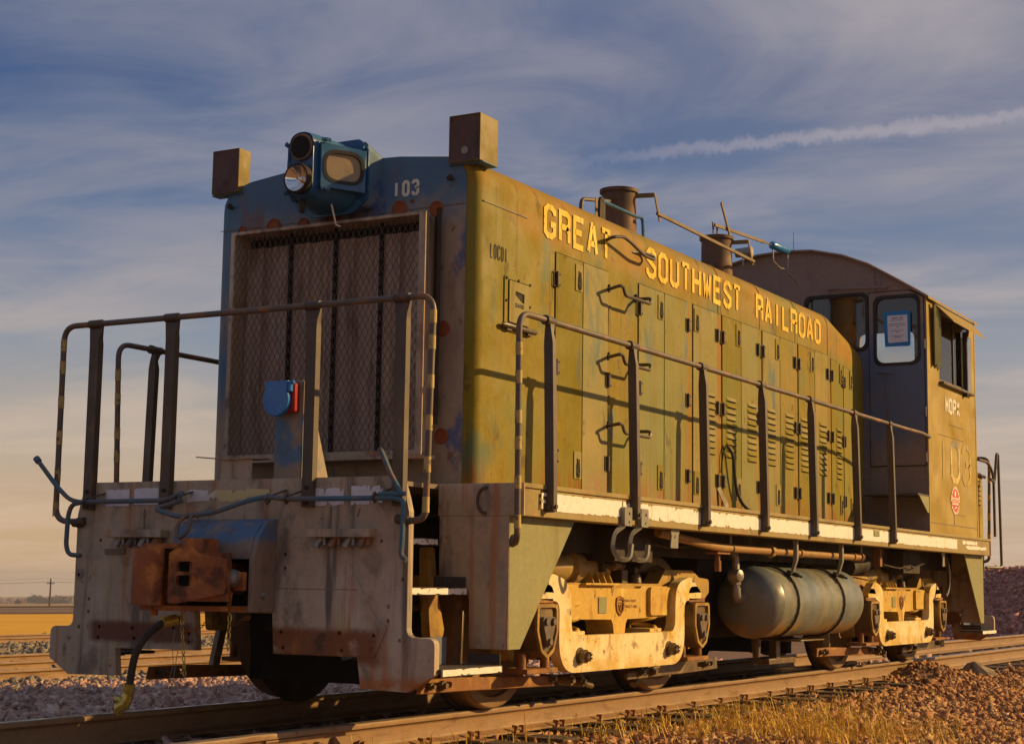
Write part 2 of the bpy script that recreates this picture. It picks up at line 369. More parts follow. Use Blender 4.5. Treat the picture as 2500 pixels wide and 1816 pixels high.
M['letterf'] = paint('faded_lettering', (.62, .47, .17), [L((.20, .18, .15), .45, .6, (3, 3, 1.6), 5, .95, band=((2, 2.08, 2.2, 9, 10),), seed=1), L((.37, .245, .03), .0, .01, (1, 1, 1), 2, .80, band=((1, 9.0, 9.1, 9.90, 9.97),), seed=5, wob=.0), L((.37, .245, .03), .30, .5, (5, 5, 5), 5, .85, band=((1, 10.40, 10.48, 12, 13),), seed=6, wob=.0), L((.37, .245, .03), .60, .64, (9, 9, 8), 6, .95, seed=4)], rough=.6, bump=.03)
M['ink'] = paint('dark_print', (.035, .03, .028), rough=.7, bump=0)
M['red'] = paint('red_decal', (.58, .055, .02), [L((.35, .04, .02), .55, .7, (30, 30, 30), 5, .6)], rough=.5, bump=0)
M['lever'] = paint('lever_paint', (.13, .12, .11), [L((.05, .14, .20), .42, .58, (5, 5, 5), 4, .9, seed=1), L((.30, .12, .05), .56, .68, (7, 7, 7), 6, .8, seed=2)], rough=.5, bump=.06)
M['rail_pipe'] = paint('handrail_paint', (.125, .092, .068), [
    L((.33, .14, .04), .50, .64, (6, 6, 6), 6, .75, seed=1), L((.10, .08, .07), .55, .72, (9, 9, 5), 6, .7, seed=2)], rough=.5, bump=.06, spec=.45)
M['post'] = paint('post_paint', (.085, .058, .038), [
    L((.17, .12, .07), .52, .75, (5, 5, 1.6), 6, .7, seed=1), L((.05, .09, .15), .62, .72, (4, 4, 2), 5, .6, seed=2), L((.25, .09, .03), .60, .7, (14, 14, 5), 6, .6, seed=3)], rough=.5, bump=.06, spec=.45)
M['black'] = paint('underframe_grime_and_shade', (.035, .025, .018), [L((.10, .065, .03), .52, .75, (4, 4, 3), 6, .7, seed=1), L((.14, .06, .02), .6, .72, (9, 9, 6), 6, .6, seed=2)], rough=.75, bump=.2)
M['pit'] = paint('deep_black', (.012, .010, .009), rough=.85, bump=0)
M['truckw'] = paint('truck_cream_paint', (.78, .62, .33), [
    L((.62, .38, 0.035), .47, .64, (4.2, 4.2, 3.6), 6, .8, seed=1), L((.36, .16, 0.015), .60, .72, (8, 8, 4.5), 7, .7, seed=2),
    L((.09, .045, 0.013), .63, .67, (22, 22, 16), 6, .95, seed=3), L((.20, .10, 0.021), .58, .66, (5, 5, 5), 8, .7, seed=5), L((.55, .33, 0.042), .3, .6, (4, 4, 4), 5, .8, band=((2, -1, .15, .25, .34),), seed=4)], rough=.6, bump=.18, bscale=30)
M['bolster'] = paint('truck_mustard_paint', (.56, .34, .05), [
    L((.72, .56, 0.120), .54, .70, (3.5, 3.5, 2.4), 6, .8, seed=1), L((.34, .145, 0.011), .50, .68, (7, 7, 3.2), 7, .75, seed=2),
    L((.08, .04, 0.009), .60, .67, (14, 14, 8), 7, .9, seed=3)], rough=.6, bump=.3, bscale=30)
M['trucky'] = paint('truck_frame_paint', (.40, .24, .045), [L((.22, .11, .025), .46, .66, (4, 4, 4), 6, .85, seed=1), L((.08, .045, .02), .58, .7, (8, 8, 6), 6, .8, seed=2)], rough=.65, bump=.2)
M['oily'] = paint('oily_steel', (.13, .078, .03), [L((.30, .19, .05), .5, .72, (5, 5, 5), 6, .7, seed=1), L((.03, .02, .014), .52, .68, (6, 6, 4), 6, .9, seed=2)], rough=.42, bump=.2, spec=.5)
M['motor'] = paint('motor_casing', (.36, .24, .075), [L((.16, .095, .03), .5, .7, (5, 5, 5), 6, .8, seed=1), L((.05, .03, .016), .58, .72, (8, 8, 5), 6, .8, seed=2)], rough=.5, bump=.15)
M['wheel'] = paint('wheel_steel', (.22, .125, .05), [L((.16, .09, .04), .5, .7, (8, 8, 8), 6, .8, seed=1)], rough=.5, metal=.3, bump=.1)
M['brake'] = paint('rusty_brake_bar', (.24, .095, .025), [L((.42, .20, .04), .5, .68, (6, 6, 6), 6, .8, seed=1), L((.07, .03, .015), .56, .7, (9, 9, 9), 6, .8, seed=2)], rough=.7, bump=.25)
M['rusty'] = paint('rusty_casting', (0.317, 0.097, 0.030), [
    L((0.567, 0.209, 0.047), .48, .66, (7, 7, 7), 7, .9, seed=1), L((0.061, 0.027, 0.019), .50, .66, (5, 5, 5), 7, .85, seed=2)], rough=.72, bump=.45, bscale=70)
M['rustdot'] = paint('rust_disc', (0.305, 0.081, 0.026), [L((0.156, 0.046, 0.026), .5, .7, (9, 9, 9), 6, .8)], rough=.8, bump=.2)
M['pocket'] = paint('coupler_pocket_paint', (0.250, 0.182, 0.135), [
    L((0.081, 0.169, 0.297), .30, .50, (3, 3, 3), 4, .95, band=((2, .98, 1.03, 1.3, 1.4),), seed=1), L((0.378, 0.257, 0.095), .56, .70, (6, 6, 6), 6, .7, seed=3), L((0.149, 0.081, 0.054), .5, .7, (7, 7, 4), 6, .7, seed=2)], rough=.5, bump=.12)
M['lampblue'] = paint('headlight_blue_paint', (0.022, 0.103, 0.231), [L((0.037, 0.188, 0.275), .5, .72, (4, 4, 4), 4, .7, seed=1), L((0.025, 0.075, 0.138), .55, .7, (7, 7, 7), 6, .6, seed=2)], rough=.33, bump=.04, spec=.55)
M['blue'] = paint('bright_blue_paint', (.02, .16, .46), [L((.04, .26, .55), .5, .7, (20, 20, 20), 5, .6)], rough=.3, bump=.02, spec=.5)
M['redp'] = paint('red_plastic', (.33, .012, .012), rough=.4, bump=0)
M['boxtube'] = paint('bracket_tube_paint', (.19, .13, .02), [L((.20, .15, .06), .5, .7, (5, 5, 3), 5, .8, seed=1), L((.10, .16, .16), .6, .7, (5, 5, 3), 5, .7, seed=2)], rough=.6, bump=.06)
M['boxface'] = paint('bracket_face_paint', (.12, .065, .055), [L((.06, .035, .03), .5, .7, (6, 6, 4), 5, .8, seed=1)], rough=.65, bump=.05)
M['shutter'] = paint('radiator_shutter', (.40, .285, .215), [
    L((.55, .41, .31), .5, .7, (9, 9, 1.2), 6, .8, seed=1), L((0.145, 0.080, 0.058), .48, .68, (14, 14, 2.5), 6, .8, seed=2)], rough=.75, bump=.3, bscale=60)
M['wire'] = paint('screen_wire', (.13, .09, .065), rough=.6, metal=.3, bump=0)
M['stack'] = paint('exhaust_stack', (.12, .07, .045), [L((.23, .095, .03), .45, .66, (4, 4, 2.5), 6, .85, seed=1), L((.05, .035, .03), .52, .7, (6, 6, 2), 6, .7, seed=2)], rough=.7, bump=.12)
M['flatbar'] = paint('flat_bar_steel', (.16, .105, .045), [L((.24, .12, .03), .5, .7, (6, 6, 6), 6, .7)], rough=.6, bump=.05)
M['brass'] = paint('brass_gladhand', (.62, .47, .10), [L((.35, .24, .05), .5, .7, (30, 30, 30), 5, .7)], rough=.35, metal=.6, bump=.15)
M['hose'] = paint('rubber_hose', (.055, .042, .034), [L((.12, .085, .06), .5, .72, (30, 30, 10), 6, .6)], rough=.7, bump=.15)
M['tape'] = paint('worn_yellow_tape', (.47, .33, .12), [L((.10, .075, .055), .56, .62, (26, 26, 26), 5, .95)], rough=.6, bump=.1)
M['tank'] = paint('reservoir_paint', (.185, .175, .13), [
    L((.13, .17, .20), .40, .64, (1.4, 1.4, 1.4), 5, .85, seed=1), L((.36, .19, .045), .36, .6, (3, 3, 3), 5, .9, band=((2, .2, .3, .43, .52),), seed=2, wob=.05), L((.12, .065, .04), .55, .72, (6, 6, 3), 6, .6, seed=3)], rough=.38, bump=.05, spec=.55)
M['pipe'] = paint('rusty_pipe', (.33, .185, .06), [L((.42, .16, .03), .48, .66, (7, 7, 7), 6, .85, seed=1), L((.14, .085, .05), .55, .7, (12, 12, 12), 6, .7, seed=2)], rough=.6, bump=.15)
M['steel'] = paint('dull_steel', (.30, .27, .23), [L((.16, .11, .07), .5, .7, (14, 14, 14), 6, .7)], rough=.42, metal=.4, bump=.12)
M['hook'] = paint('hook_paint', (.24, .22, .17), [L((.17, .10, .05), .5, .7, (9, 9, 9), 6, .7)], rough=.5, bump=.1)
M['tread'] = paint('step_tread', (.07, .055, .05), [L((.20, .16, .13), .58, .72, (30, 30, 30), 5, .7)], rough=.7, bump=.4, bscale=120)
M['nosing'] = paint('white_step_nosing', (.80, .72, .62), [L((.12, .09, .07), .63, .66, (14, 14, 14), 5, .95)], rough=.6, bump=.05)
M['stand'] = paint('stand_paint', (0.312, 0.234, 0.169), [L((0.065, 0.169, 0.286), .42, .54, (5, 5, 3), 4, .9, band=((2, 1.42, 1.5, 1.7, 1.78),), seed=1), L((0.130, 0.078, 0.065), .55, .7, (8, 8, 4), 6, .6, seed=2)], rough=.5, bump=.05)
M['kick'] = paint('kick_plate_paint', (.14, .14, .16), [L((.05, .13, .25), .44, .6, (6, 6, 6), 4, .9)], rough=.45, bump=.05)
M['rail'] = paint('rail_steel', (.27, .155, .075), [L((.36, .21, .10), .5, .72, (3, 1.2, 6), 6, .8, seed=1), L((.16, .075, .03), .52, .70, (7, 3, 12), 6, .75, seed=2)], rough=.6, bump=.2)
M['railtop'] = paint('worn_rail_head', (.30, .21, .13), [L((.40, .30, .19), .5, .7, (12, .7, 4), 5, .8, seed=1)], rough=.36, metal=.5, bump=.05)
M['tie'] = paint('weathered_tie', (.10, .070, .045), [L((.20, .145, .09), .5, .72, (2, 16, 10), 6, .8, seed=1), L((.04, .03, .022), .55, .7, (3, 20, 12), 6, .8, seed=2)], rough=.9, bump=.6, bscale=30)
M['paper'] = paint('notice_paper', (.66, .66, .74), rough=.7, bump=0)
M['bluetape'] = paint('blue_painters_tape', (.015, .20, .50), rough=.6, bump=0)
M['bark'] = paint('pole_wood', (.11, .075, .05), rough=.9, bump=.2)
M['interior'] = paint('cab_interior', (.10, .085, .075), [L((.17, .13, .10), .5, .7, (2, 2, 2), 4, .7)], rough=.7, bump=0)
M['rubber'] = paint('window_rubber', (.02, .016, .016), rough=.5, bump=0)
def glass_mat(name, tint, gloss=.10):
    m = bpy.data.materials.new(name); m.use_nodes = True; g = NT(m.node_tree); g.n.remove(g.n['Principled BSDF'])
    out = g.n['Material Output']; tr = g.new('ShaderNodeBsdfTransparent'); tr.inputs[0].default_value = (*tint, 1)
    gl = g.new('ShaderNodeBsdfGlossy'); gl.inputs['Roughness'].default_value = .04
    fr = g.new('ShaderNodeFresnel'); fr.inputs[0].default_value = 1.5
    mx = g.new('ShaderNodeMixShader'); g.l.new(g.math('ADD', g.math('MULTIPLY', fr.outputs[0], 1.0), gloss*.3), mx.inputs[0])
    g.l.new(tr.outputs[0], mx.inputs[1]); g.l.new(gl.outputs[0], mx.inputs[2]); g.l.new(mx.outputs[0], out.inputs[0]); return m
M['glass'] = glass_mat('window_glass', (.86, .88, .86))
def simple(name, col, rough, metal=0, **kw):
    m = bpy.data.materials.new(name); m.use_nodes = True; b = m.node_tree.nodes['Principled BSDF']
    b.inputs['Base Color'].default_value = (*col, 1); b.inputs['Roughness'].default_value = rough; b.inputs['Metallic'].default_value = metal
    for k, v in kw.items(): b.inputs[k].default_value = v
    return m
M['chrome'] = simple('lamp_reflector', (.85, .82, .78), .06, 1.0)
M['lens'] = paint('number_board_glass', (.30, .225, .13), [L((.40, .27, .10), .46, .68, (6, 6, 6), 4, .8, seed=1), L((.22, .18, .13), .5, .7, (14, 14, 10), 5, .6, seed=2)], rough=.25, bump=.05, spec=.5)
# ground materials
def stone_mat(name, cols, rough=.85):
    m = bpy.data.materials.new(name); m.use_nodes = True; g = NT(m.node_tree); b = g.n['Principled BSDF']
    ge = g.new('ShaderNodeNewGeometry'); r = g.new('ShaderNodeValToRGB'); cr = r.color_ramp
    for i, c in enumerate(cols):
        p = i/(len(cols)-1)
        if i == 0: cr.elements[0].color = (*c, 1)
        elif i == len(cols)-1: cr.elements[-1].color = (*c, 1)
        else: cr.elements.new(p).color = (*c, 1)
    g.l.new(ge.outputs['Random Per Island'], r.inputs[0])
    co = g.new('ShaderNodeTexCoord').outputs['Object']
    n = g.noise(co, 35, 4, .6)
    g.l.new(g.mix(g.rng(n, .3, .7), r.outputs[0], g.mix(.45, r.outputs[0], (.10, .06, .045))), b.inputs['Base Color'])
    b.inputs['Roughness'].default_value = rough; b.inputs['Specular IOR Level'].default_value = .25; return m
M['ballast'] = stone_mat('pink_ballast_stone', [(.38, .21, .165), (.68, .42, .32), (.54, .30, .24), (.74, .54, .42), (.46, .24, .195), (.64, .45, .36), (.30, .18, .155), (.78, .60, .46)])
M['ballastr'] = stone_mat('red_ballast_stone', [(.26, .115, .05), (.62, .30, .12), (.44, .18, .075), (.70, .42, .19), (.36, .15, .075), (.56, .28, .13), (.20, .10, .055), (.75, .50, .25)])
M['heap'] = stone_mat('purple_gravel_stone', [(.40, .16, .13), (.66, .31, .24), (.54, .23, .19), (.72, .42, .31), (.46, .19, .16), (.60, .28, .22), (.30, .13, .12)])
M['greyb'] = stone_mat('grey_ballast_stone', [(.22, .18, .13), (.34, .28, .19), (.15, .12, .09), (.40, .33, .23), (.27, .22, .15)])
M['ground'] = paint('gravelly_earth', (.20, .105, .058), [L((.24, .14, .09), .48, .66, (9, 9, 9), 7, .9, seed=1), L((.09, .055, .04), .5, .66, (16, 16, 16), 7, .8, seed=2), L((.33, .20, .07), .52, .68, (.5, .5, .5), 5, .5, seed=3)], rough=.95, bump=.9, bscale=24)
M['soil'] = paint('background_soil', (.23, .165, .085), [L((.30, .21, .08), .48, .66, (.5, .5, .5), 6, .8, seed=1)], rough=.95, bump=.3, bscale=8)
M['field'] = paint('golden_stubble_field', (.78, .39, .006), [L((.60, .30, .01), .46, .66, (.06, .25, 1), 6, .8, seed=1), L((.85, .50, .03), .52, .7, (.4, .9, 1), 6, .7, seed=2)], rough=.95, bump=.5, bscale=3)
M['fieldb'] = paint('ploughed_brown_field', (.16, .085, .05), [L((.23, .15, .06), .46, .6, (.01, .01, 1), 4, .8, seed=1)], rough=.95, bump=0)
M['fieldp'] = paint('pale_far_field', (.36, .23, .11), [L((.26, .16, .09), .46, .66, (.006, .006, 1), 4, .8, seed=1)], rough=.95, bump=0)
M['grass'] = paint('dry_grass', (.78, .50, .07), [L((.55, .30, .035), .45, .68, (3, 3, 3), 4, .9, seed=1), L((.75, .58, .20), .55, .7, (7, 7, 5), 4, .7, seed=2)], rough=.7, bump=0, spec=.2)
M['leaf'] = paint('far_tree_foliage', (.17, .115, .095), [L((.22, .145, .10), .45, .65, (.5, .5, .5), 4, .8)], rough=.95, bump=0)
M['rock'] = paint('boulder_stone', (.44, .32, .18), [L((.17, .115, .07), .48, .66, (7, 7, 7), 6, .9, seed=1), L((.40, .30, .17), .55, .7, (12, 12, 12), 6, .7, seed=2)], rough=.9, bump=.7, bscale=18)
# ------------------------------------------------------------------ the setting: ground, fields, tracks
def gz(x, y):
    x = np.asarray(x, float); y = np.asarray(y, float)
    right = -.215 - .05*(np.clip(x, 1.5, 4.6)-1.5)
    left = np.where(x > -2.4, -.215-.155*np.clip((-1.4-x)/1.0, 0, 1), -.35+.0218*(x+1.5))
    z = np.where(x > 0, right, left)
    z = z + .19*np.exp(-((x-1.02)**2/.16+(y-10.75)**2/.42)) + .05*np.exp(-((x-2.6)**2/.8+(y-11.5)**2/5))
    near = np.exp(-((x/14)**2+((y-5)/20)**2))
    z = z + near*np.where(np.abs(x) > 1.4, 1, .25)*(.014*np.sin(2.3*x+.7*y)+.012*np.sin(1.1*x-2.9*y+1)+.008*np.sin(5.1*x+3.3*y))
    return z
def project(P):
    d = P-np.array(CAM); zc = d@np.array(fw)
    zc = np.where(zc < .1, .1, zc)
    return 1250+FPX*(d@np.array(rt2))/zc, 908-FPX*(d@np.array(up2))/zc, zc
def grid_obj(name, xs, ys, zf, mat, kind='structure', label=None):
    X, Y = np.meshgrid(xs, ys, indexing='ij'); Z = zf(X, Y); nx, ny = X.shape
    V = np.stack([X, Y, Z], -1).reshape(-1, 3)
    i = np.arange(nx-1)[:, None]*ny+np.arange(ny-1)[None, :]
    F = np.stack([i, i+ny, i+ny+1, i+1], -1).reshape(-1, 4)
    me = bpy.data.meshes.new(name); me.from_pydata(V.tolist(), [], F.tolist()); finish(me, mat, 60)
    o = put(name, me); tag(o, label, kind=kind); return o
xs = np.concatenate([[-2400, -1600, -900, -400, -200, -100, -60, -40], np.arange(-30, -10, 1.), np.arange(-10, 8, .16), np.arange(8, 30, 1.5), [40, 80, 200, 400]])
ys = np.concatenate([[-200, -80, -40], np.arange(-20, -3, 1.), np.arange(-3, 18, .16), np.arange(18, 60, 1.5), [80, 150, 400, 900, 1500, 2400]])
grid_obj('ground', xs, ys, gz, M['ground'])
# background fields: strips across the line of sight, each a hand's breadth above the ground sheet
fh = Vector((-math.sin(YAW), math.cos(YAW), 0)); rh = Vector((math.cos(YAW), math.sin(YAW), 0))
def strip(name, d0, d1, l0, l1, mat, lift):
    ds = np.linspace(d0, d1, 12); ls = np.linspace(l0, l1, 24); V = []; 
    for d in ds:
        for l in ls:
            p = CAM+fh*d+rh*(l*d/d1 if d1 > 200 else l); V.append((p.x, p.y, -.35+.0218*(p.x+1.5)+lift))
    F = [(a*24+b, (a+1)*24+b, (a+1)*24+b+1, a*24+b+1) for a in range(11) for b in range(23)]
    me = bpy.data.meshes.new(name); me.from_pydata(V, [], F); finish(me, mat, 0)
    return tag(put(name, me), kind='structure')
strip('field', 47, 138, -260, -4, M['field'], .06)
strip('ploughed_field', 139, 330, -330, -6, M['fieldb'], .10)
strip('far_field', 332, 2400, -1500, -40, M['fieldp'], .30)

# ---- loose stones
def stone_variants(n=24):
    out = []
    t = (1+5**.5)/2
    base = np.array([(x, y, z) for x in (-1, 1) for y in (-1, 1) for z in (-1, 1)], float)*.75
    F = np.array([(0, 1, 3), (0, 3, 2), (4, 6, 7), (4, 7, 5), (0, 4, 5), (0, 5, 1), (2, 3, 7), (2, 7, 6), (0, 2, 6), (0, 6, 4), (1, 5, 7), (1, 7, 3)])
    for k in range(n):
        v = base*(1+rng.uniform(-.40, .30, (8, 3)))+rng.normal(0, .12, (8, 3))
        out.append(v*np.array([1.15, rng.uniform(.6, .95), rng.uniform(.4, .75)]))
    return out, F
SV, SF = stone_variants()
def stones(name, pts, sizes, mat, label, kind='stuff', cat='gravel', sink=.25, parent=None):
    N = len(pts); V = np.zeros((N, 8, 3)); ang = rng.uniform(0, 2*np.pi, N); tl = rng.normal(0, .7, (N, 2))
    vid = rng.integers(0, len(SV), N); A = np.array(SV)[vid]
    ca, sa = np.cos(ang), np.sin(ang); x, y, z = A[..., 0], A[..., 1], A[..., 2]
    z2 = z+tl[:, :1]*x*.6+tl[:, 1:]*y*.6
    V[..., 0] = x*ca[:, None]-y*sa[:, None]; V[..., 1] = x*sa[:, None]+y*ca[:, None]; V[..., 2] = z2
    V = V*sizes[:, None, None]; V += pts[:, None, :]; V[..., 2] += (sizes*sink)[:, None]
    F = (SF[None]+np.arange(N)[:, None, None]*8).reshape(-1, 3)
    me = bpy.data.meshes.new(name); me.vertices.add(N*8); me.vertices.foreach_set('co', V.reshape(-1).astype(np.float32))
    nf = len(F); me.loops.add(nf*3); me.loops.foreach_set('vertex_index', F.reshape(-1).astype(np.int32))
    me.polygons.add(nf); me.polygons.foreach_set('loop_start', np.arange(0, nf*3, 3, dtype=np.int32))
    me.update(calc_edges=True); me.validate(); me.materials.append(mat)
    o = put(name, me, parent); tag(o, label if parent is None else None, cat if parent is None else None, kind=kind); return o
def scatter(x0, x1, y0, y1, dens, smin, smax, zf=gz, keep=None, mu=180, mv=200):
    n = int((x1-x0)*(y1-y0)*dens); P = np.stack([rng.uniform(x0, x1, n), rng.uniform(y0, y1, n), np.zeros(n)], 1)
    P[:, 2] = zf(P[:, 0], P[:, 1]); u, v, _ = project(P)
    ok = (u > -mu) & (u < 2500+mu) & (v < 1816+mv) & (v > 1200)
    if keep is not None: ok &= keep(P)
    P = P[ok]; s = smin+(smax-smin)*rng.random(len(P))**2.6; s = np.where(rng.random(len(P)) < .03, s*1.55, s)
    return P, s
def off_rail(P):
    x = np.abs(np.abs(P[:, 0])-.753); ok = x > .10
    tie = np.abs(((P[:, 1]+.12) % .56)-.28) > .19           # clear most of the tie tops
    onbed = np.abs(P[:, 0]) < 1.26
    return ok & (~onbed | tie | (rng.random(len(P)) < .25))
P, s = scatter(-8.8, .7, -4, 16, 480, .018, .056, keep=lambda P: off_rail(P) & (P[:, 0] < .66))
stones('track_ballast', P, s, M['ballast'], 'pinkish crushed ballast stones between the tracks left of the locomotive')
P, s = scatter(.66, 7.5, -2, 12, 1000, .010, .036, keep=off_rail)
P2, s2 = scatter(-2, 10, 12, 32, 300, .016, .045, keep=lambda P: off_rail(P))
P = np.concatenate([P, P2]); s = np.concatenate([s, s2])
stones('trackside_gravel', P, s, M['ballastr'], 'reddish brown gravel lit by the sun beside the near rail')
P, s = scatter(-30, -8.0, 2, 45, 55, .035, .075)
stones('far_ballast', P, s, M['greyb'], 'greyish gold ballast of the background tracks')
# ---- gravel heap far right behind the locomotive
def hz(x, y):
    a = np.clip((y-32.6)/2.7, 0, 1)*np.clip((39.5-y)/2.6, 0, 1); b = np.clip((-1.1-x)/1.9, 0, 1)*np.clip((x+19)/3, 0, 1)
    h = 1.72*np.minimum(a, b)+.05*np.sin(1.9*x+.6)*np.minimum(a, b)
    return -.42+h
hp = grid_obj('gravel_heap', np.arange(-19, -.9, .3), np.arange(32, 40.2, .3), hz, M['heap'], kind='stuff', label='large heap of purple crushed gravel behind the rear of the locomotive')
hp['category'] = 'gravel heap'
P, s = scatter(-19, -1, 32.2, 39.8, 420, .03, .085, zf=hz)
stones('heap_stones', P, s, M['heap'], None, parent=hp)

# ---- railway tracks
def rail_loop(x): 
    return fil([(x-.07, -.172), (x+.07, -.172), (x+.07, -.160), (x+.012, -.140), (x+.0085, -.045), (x+.036, -.034), (x+.036, -.002), (x-.036, -.002), (x-.036, -.034), (x-.0085, -.045), (x-.012, -.140), (x-.07, -.160)], [0, 0, .004, .02, .02, .006, .012, .012, .006, .02, .02, .004], 3)
def rail(parent, x, y0, y1, z=0., top=True):
    m = MB(); m.plate('Y', y0, y1, rail_loop(x)); me = m.mesh('rail', [M['rail'], M['railtop']], 35)
    if z: me.transform(Matrix.Translation((0, 0, z)))
    idx = [1 if (p.normal.z > .6 and p.center.z > z-.02) else 0 for p in me.polygons]
    me.polygons.foreach_set('material_index', idx)
    return put('rail', me, parent)
def tie_mesh(w=.115, l=1.28):
    m = MB(); m.box(-l, l, -w, w, -.16, 0); me = m.mesh('tie', M['tie'], 0); return me
TIE = tie_mesh()
def ties(parent, xc, y0, y1, z, step=.56):
    k = 0; y = y0
    while y < y1:
        o = put('tie', TIE, parent, (xc+random.uniform(-.06, .06), y, z+random.uniform(-.008, .004)), (0, 0, random.uniform(-.02, .02))); y += step; k += 1
trk = tag(empty('railway_track', (0, 5, -.2)), kind='structure', label='rusty rails under the locomotive on buried timber ties')
near1 = rail(trk, .753, -6, -.372); near2 = rail(trk, .753, -.366, 30); rail(trk, -.753, -6, 34)
ties(trk, 0, -4.2, 24, -.176)
# rail joint with bar, bolts and clip just before the first wheel
m = MB(); m.plate('Y', -.63, -.11, fil([(.762, -.150), (.800, -.140), (.800, -.128), (.775, -.118), (.775, -.060), (.790, -.045), (.786, -.038), (.762, -.05)], .004, 2))
jb = m.build('joint_bar', M['rail'], trk)
for y in (-.54, -.42, -.30, -.19):
    b = MB(); b.cyl((.775, y, -.092), (.812, y, -.092), .020, .018, 6).cyl((.812, y, -.092), (.835, y, -.092), .012, n=8); b.build('bolt', M['rail'], jb)
m = MB(); m.plate('Y', -.02, .20, fil([(.765, -.158), (.885, -.168), (.885, -.150), (.835, -.105), (.790, -.060), (.768, -.060)], .006, 2)); cl = m.build('rail_brace', M['rail'], trk)
b = MB(); b.cyl((.83, .11, -.12), (.875, .11, -.105), .026, n=6).cyl((.87, .11, -.107), (.90, .11, -.10), .015, n=8); b.build('bolt', M['brake'], cl)
m = MB(); m.plate('Y', 7.3, 9.55, [(q[0], q[1]+.03) for q in rail_loop(.60)]); m.build('guard_rail', [M['rail'], M['railtop']], trk)
# spikes and tie plates along the near rail
m = MB(); m.box(-.008, .008, -.008, .008, -.03, .02).box(-.026, .012, -.013, .013, .018, .032); SPK = m.mesh('spike', M['brake'], 0)
m = MB(); m.box(-.17, .17, -.09, .09, -.006, .0035); TPL = m.mesh('tie_plate', M['rail'], 0)
y = -4.2
while y < 12:
    for sx in (.753, -.753):
        put('tie_plate', TPL, trk, (sx, y, -.1762))
    put('spike', SPK, trk, (.753+.083, y+.045, -.158), (0, 0, random.uniform(-.3, .3)))
    if random.random() < .6: put('spike', SPK, trk, (.753+.086, y-.06, -.155), (0, .15, random.uniform(-.4, .4)))
    y += .56
def bg_track(xr, y0, y1, label):
    xc = sum(xr[:2])/len(xr[:2]); z = -.35+.0218*(xc+1.5)
    t = tag(empty('railway_track', (xc, 15, z)), kind='structure', label=label)
    for x in xr: rail(t, x, y0, y1, z+.172+.012)
    ties(t, xc, y0+.3, min(y1, 46), z+.008, .6)
    return t
bg_track((-9.25, -10.75, -12.3), -2, 90, 'nearer background track with three lit rails behind the left end of the locomotive')
bg_track((-23.6, -25.1), 0, 120, 'farther background track along the edge of the golden field')

# ---- utility pole, wires, far trees
def gp(d, l):
    p = CAM+fh*d+rh*l; return Vector((p.x, p.y, -.35+.0218*(p.x+1.5)))
def at_px(u, d): return (u-1250)/FPX*d
pb = gp(320, at_px(141, 320)); H = 5.6
up_ = tag(empty('utility_pole', pb), 'thin wooden utility pole with a crossarm standing in the golden field', 'utility pole')
m = MB(); m.cyl(pb-Vector((0, 0, .5)), pb+Vector((0, 0, H)), .20, .13, 8); m.build('pole', M['bark'], up_)
tv = rh
m = MB(); m.bar(pb+tv*-.75+Vector((0, 0, H-.95)), pb+tv*.75+Vector((0, 0, H-.95)), .12, .14); m.build('crossarm', M['bark'], up_)
for k in (-.68, -.3, .3, .68):
    m = MB(); q = pb+tv*k+Vector((0, 0, H-.88)); m.cyl(q, q+Vector((0, 0, .25)), .05, n=6); m.build('insulator', M['bark'], up_)
m = MB()
for k, hh in ((0, H+.05), (-.68, H-.62), (.68, H-.62)):
    for sgn, drop, ln in ((-1, 1.5, 34), (1, 1.0, 60)):
        a = pb+tv*k+Vector((0, 0, hh)); b = a+rh*sgn*ln+fh*(-6 if sgn < 0 else 40)+Vector((0, 0, -.45 if sgn < 0 else -.9))
        pts = [a.lerp(b, t/10)-Vector((0, 0, drop*.35*math.sin(math.pi*t/10))) for t in range(11)]; m.tube(pts, .014, 4)
m.build('wire', M['ink'], up_)
def far_tree(name, d, u, h, w, label):
    b = gp(d, at_px(u, d)); t = tag(empty(name, b), label, 'tree', 'far tree line')
    m = MB(); m.cyl(b-Vector((0, 0, 1)), b+Vector((0, 0, h*.6)), w*.05, w*.02, 6); m.build('trunk', M['bark'], t)
    V = []; F = []
    for k in range(260):
        r = Vector((random.gauss(0, 1), random.gauss(0, 1), random.gauss(0, 1))).normalized()*random.random()**.4
        lump = 1+.28*math.sin(5*r.x+u)*math.cos(4*r.z+d)
        c = b+Vector((r.x*w*.5*lump, r.y*w*.5*lump, h*.55+r.z*h*.46*lump)); s = random.uniform(.05, .12)*w
        for q in range(3):
            V.append(c+Vector((random.gauss(0, s), random.gauss(0, s), random.gauss(0, s))))
        F.append((len(V)-3, len(V)-2, len(V)-1))
    me = bpy.data.meshes.new('crown'); me.from_pydata(V, [], F); me.materials.append(M['leaf']); put('crown', me, t)
TL = [(76, 3.0, 4.2, 'small hazy shrub at the left end of the far tree line'), (97, 5.6, 4.4, 'rounded hazy tree just left of the utility pole'), (109, 6.0, 5.0, 'tallest broad hazy tree left of the utility pole'),
      (124, 4.6, 5.6, 'low spreading hazy tree touching the utility pole on its left'), (148, 4.4, 5.2, 'hazy tree immediately right of the utility pole'), (163, 5.4, 6.2, 'wide pale tree near the end plate right of the pole'), (178, 4.8, 6.5, 'rightmost hazy tree beside the locomotive end plate')]
for u, h, w, lb in TL: far_tree('far_tree', 1300, u, h*1.15, w*1.9, lb)
m = MB()
for k in range(60):
    p = gp(1700+random.uniform(-40, 40), at_px(-120+k*3.4, 1700)); hh = random.uniform(3.5, 7)
    m.lathe(p, (0, 0, 1), [(-2, 5), (hh*.5, 6.5), (hh, .5)], 6)
wd = tag(m.build('distant_wood', M['leaf'], smooth=0), 'low dark band of woodland on the far left horizon', 'wood', kind='stuff')
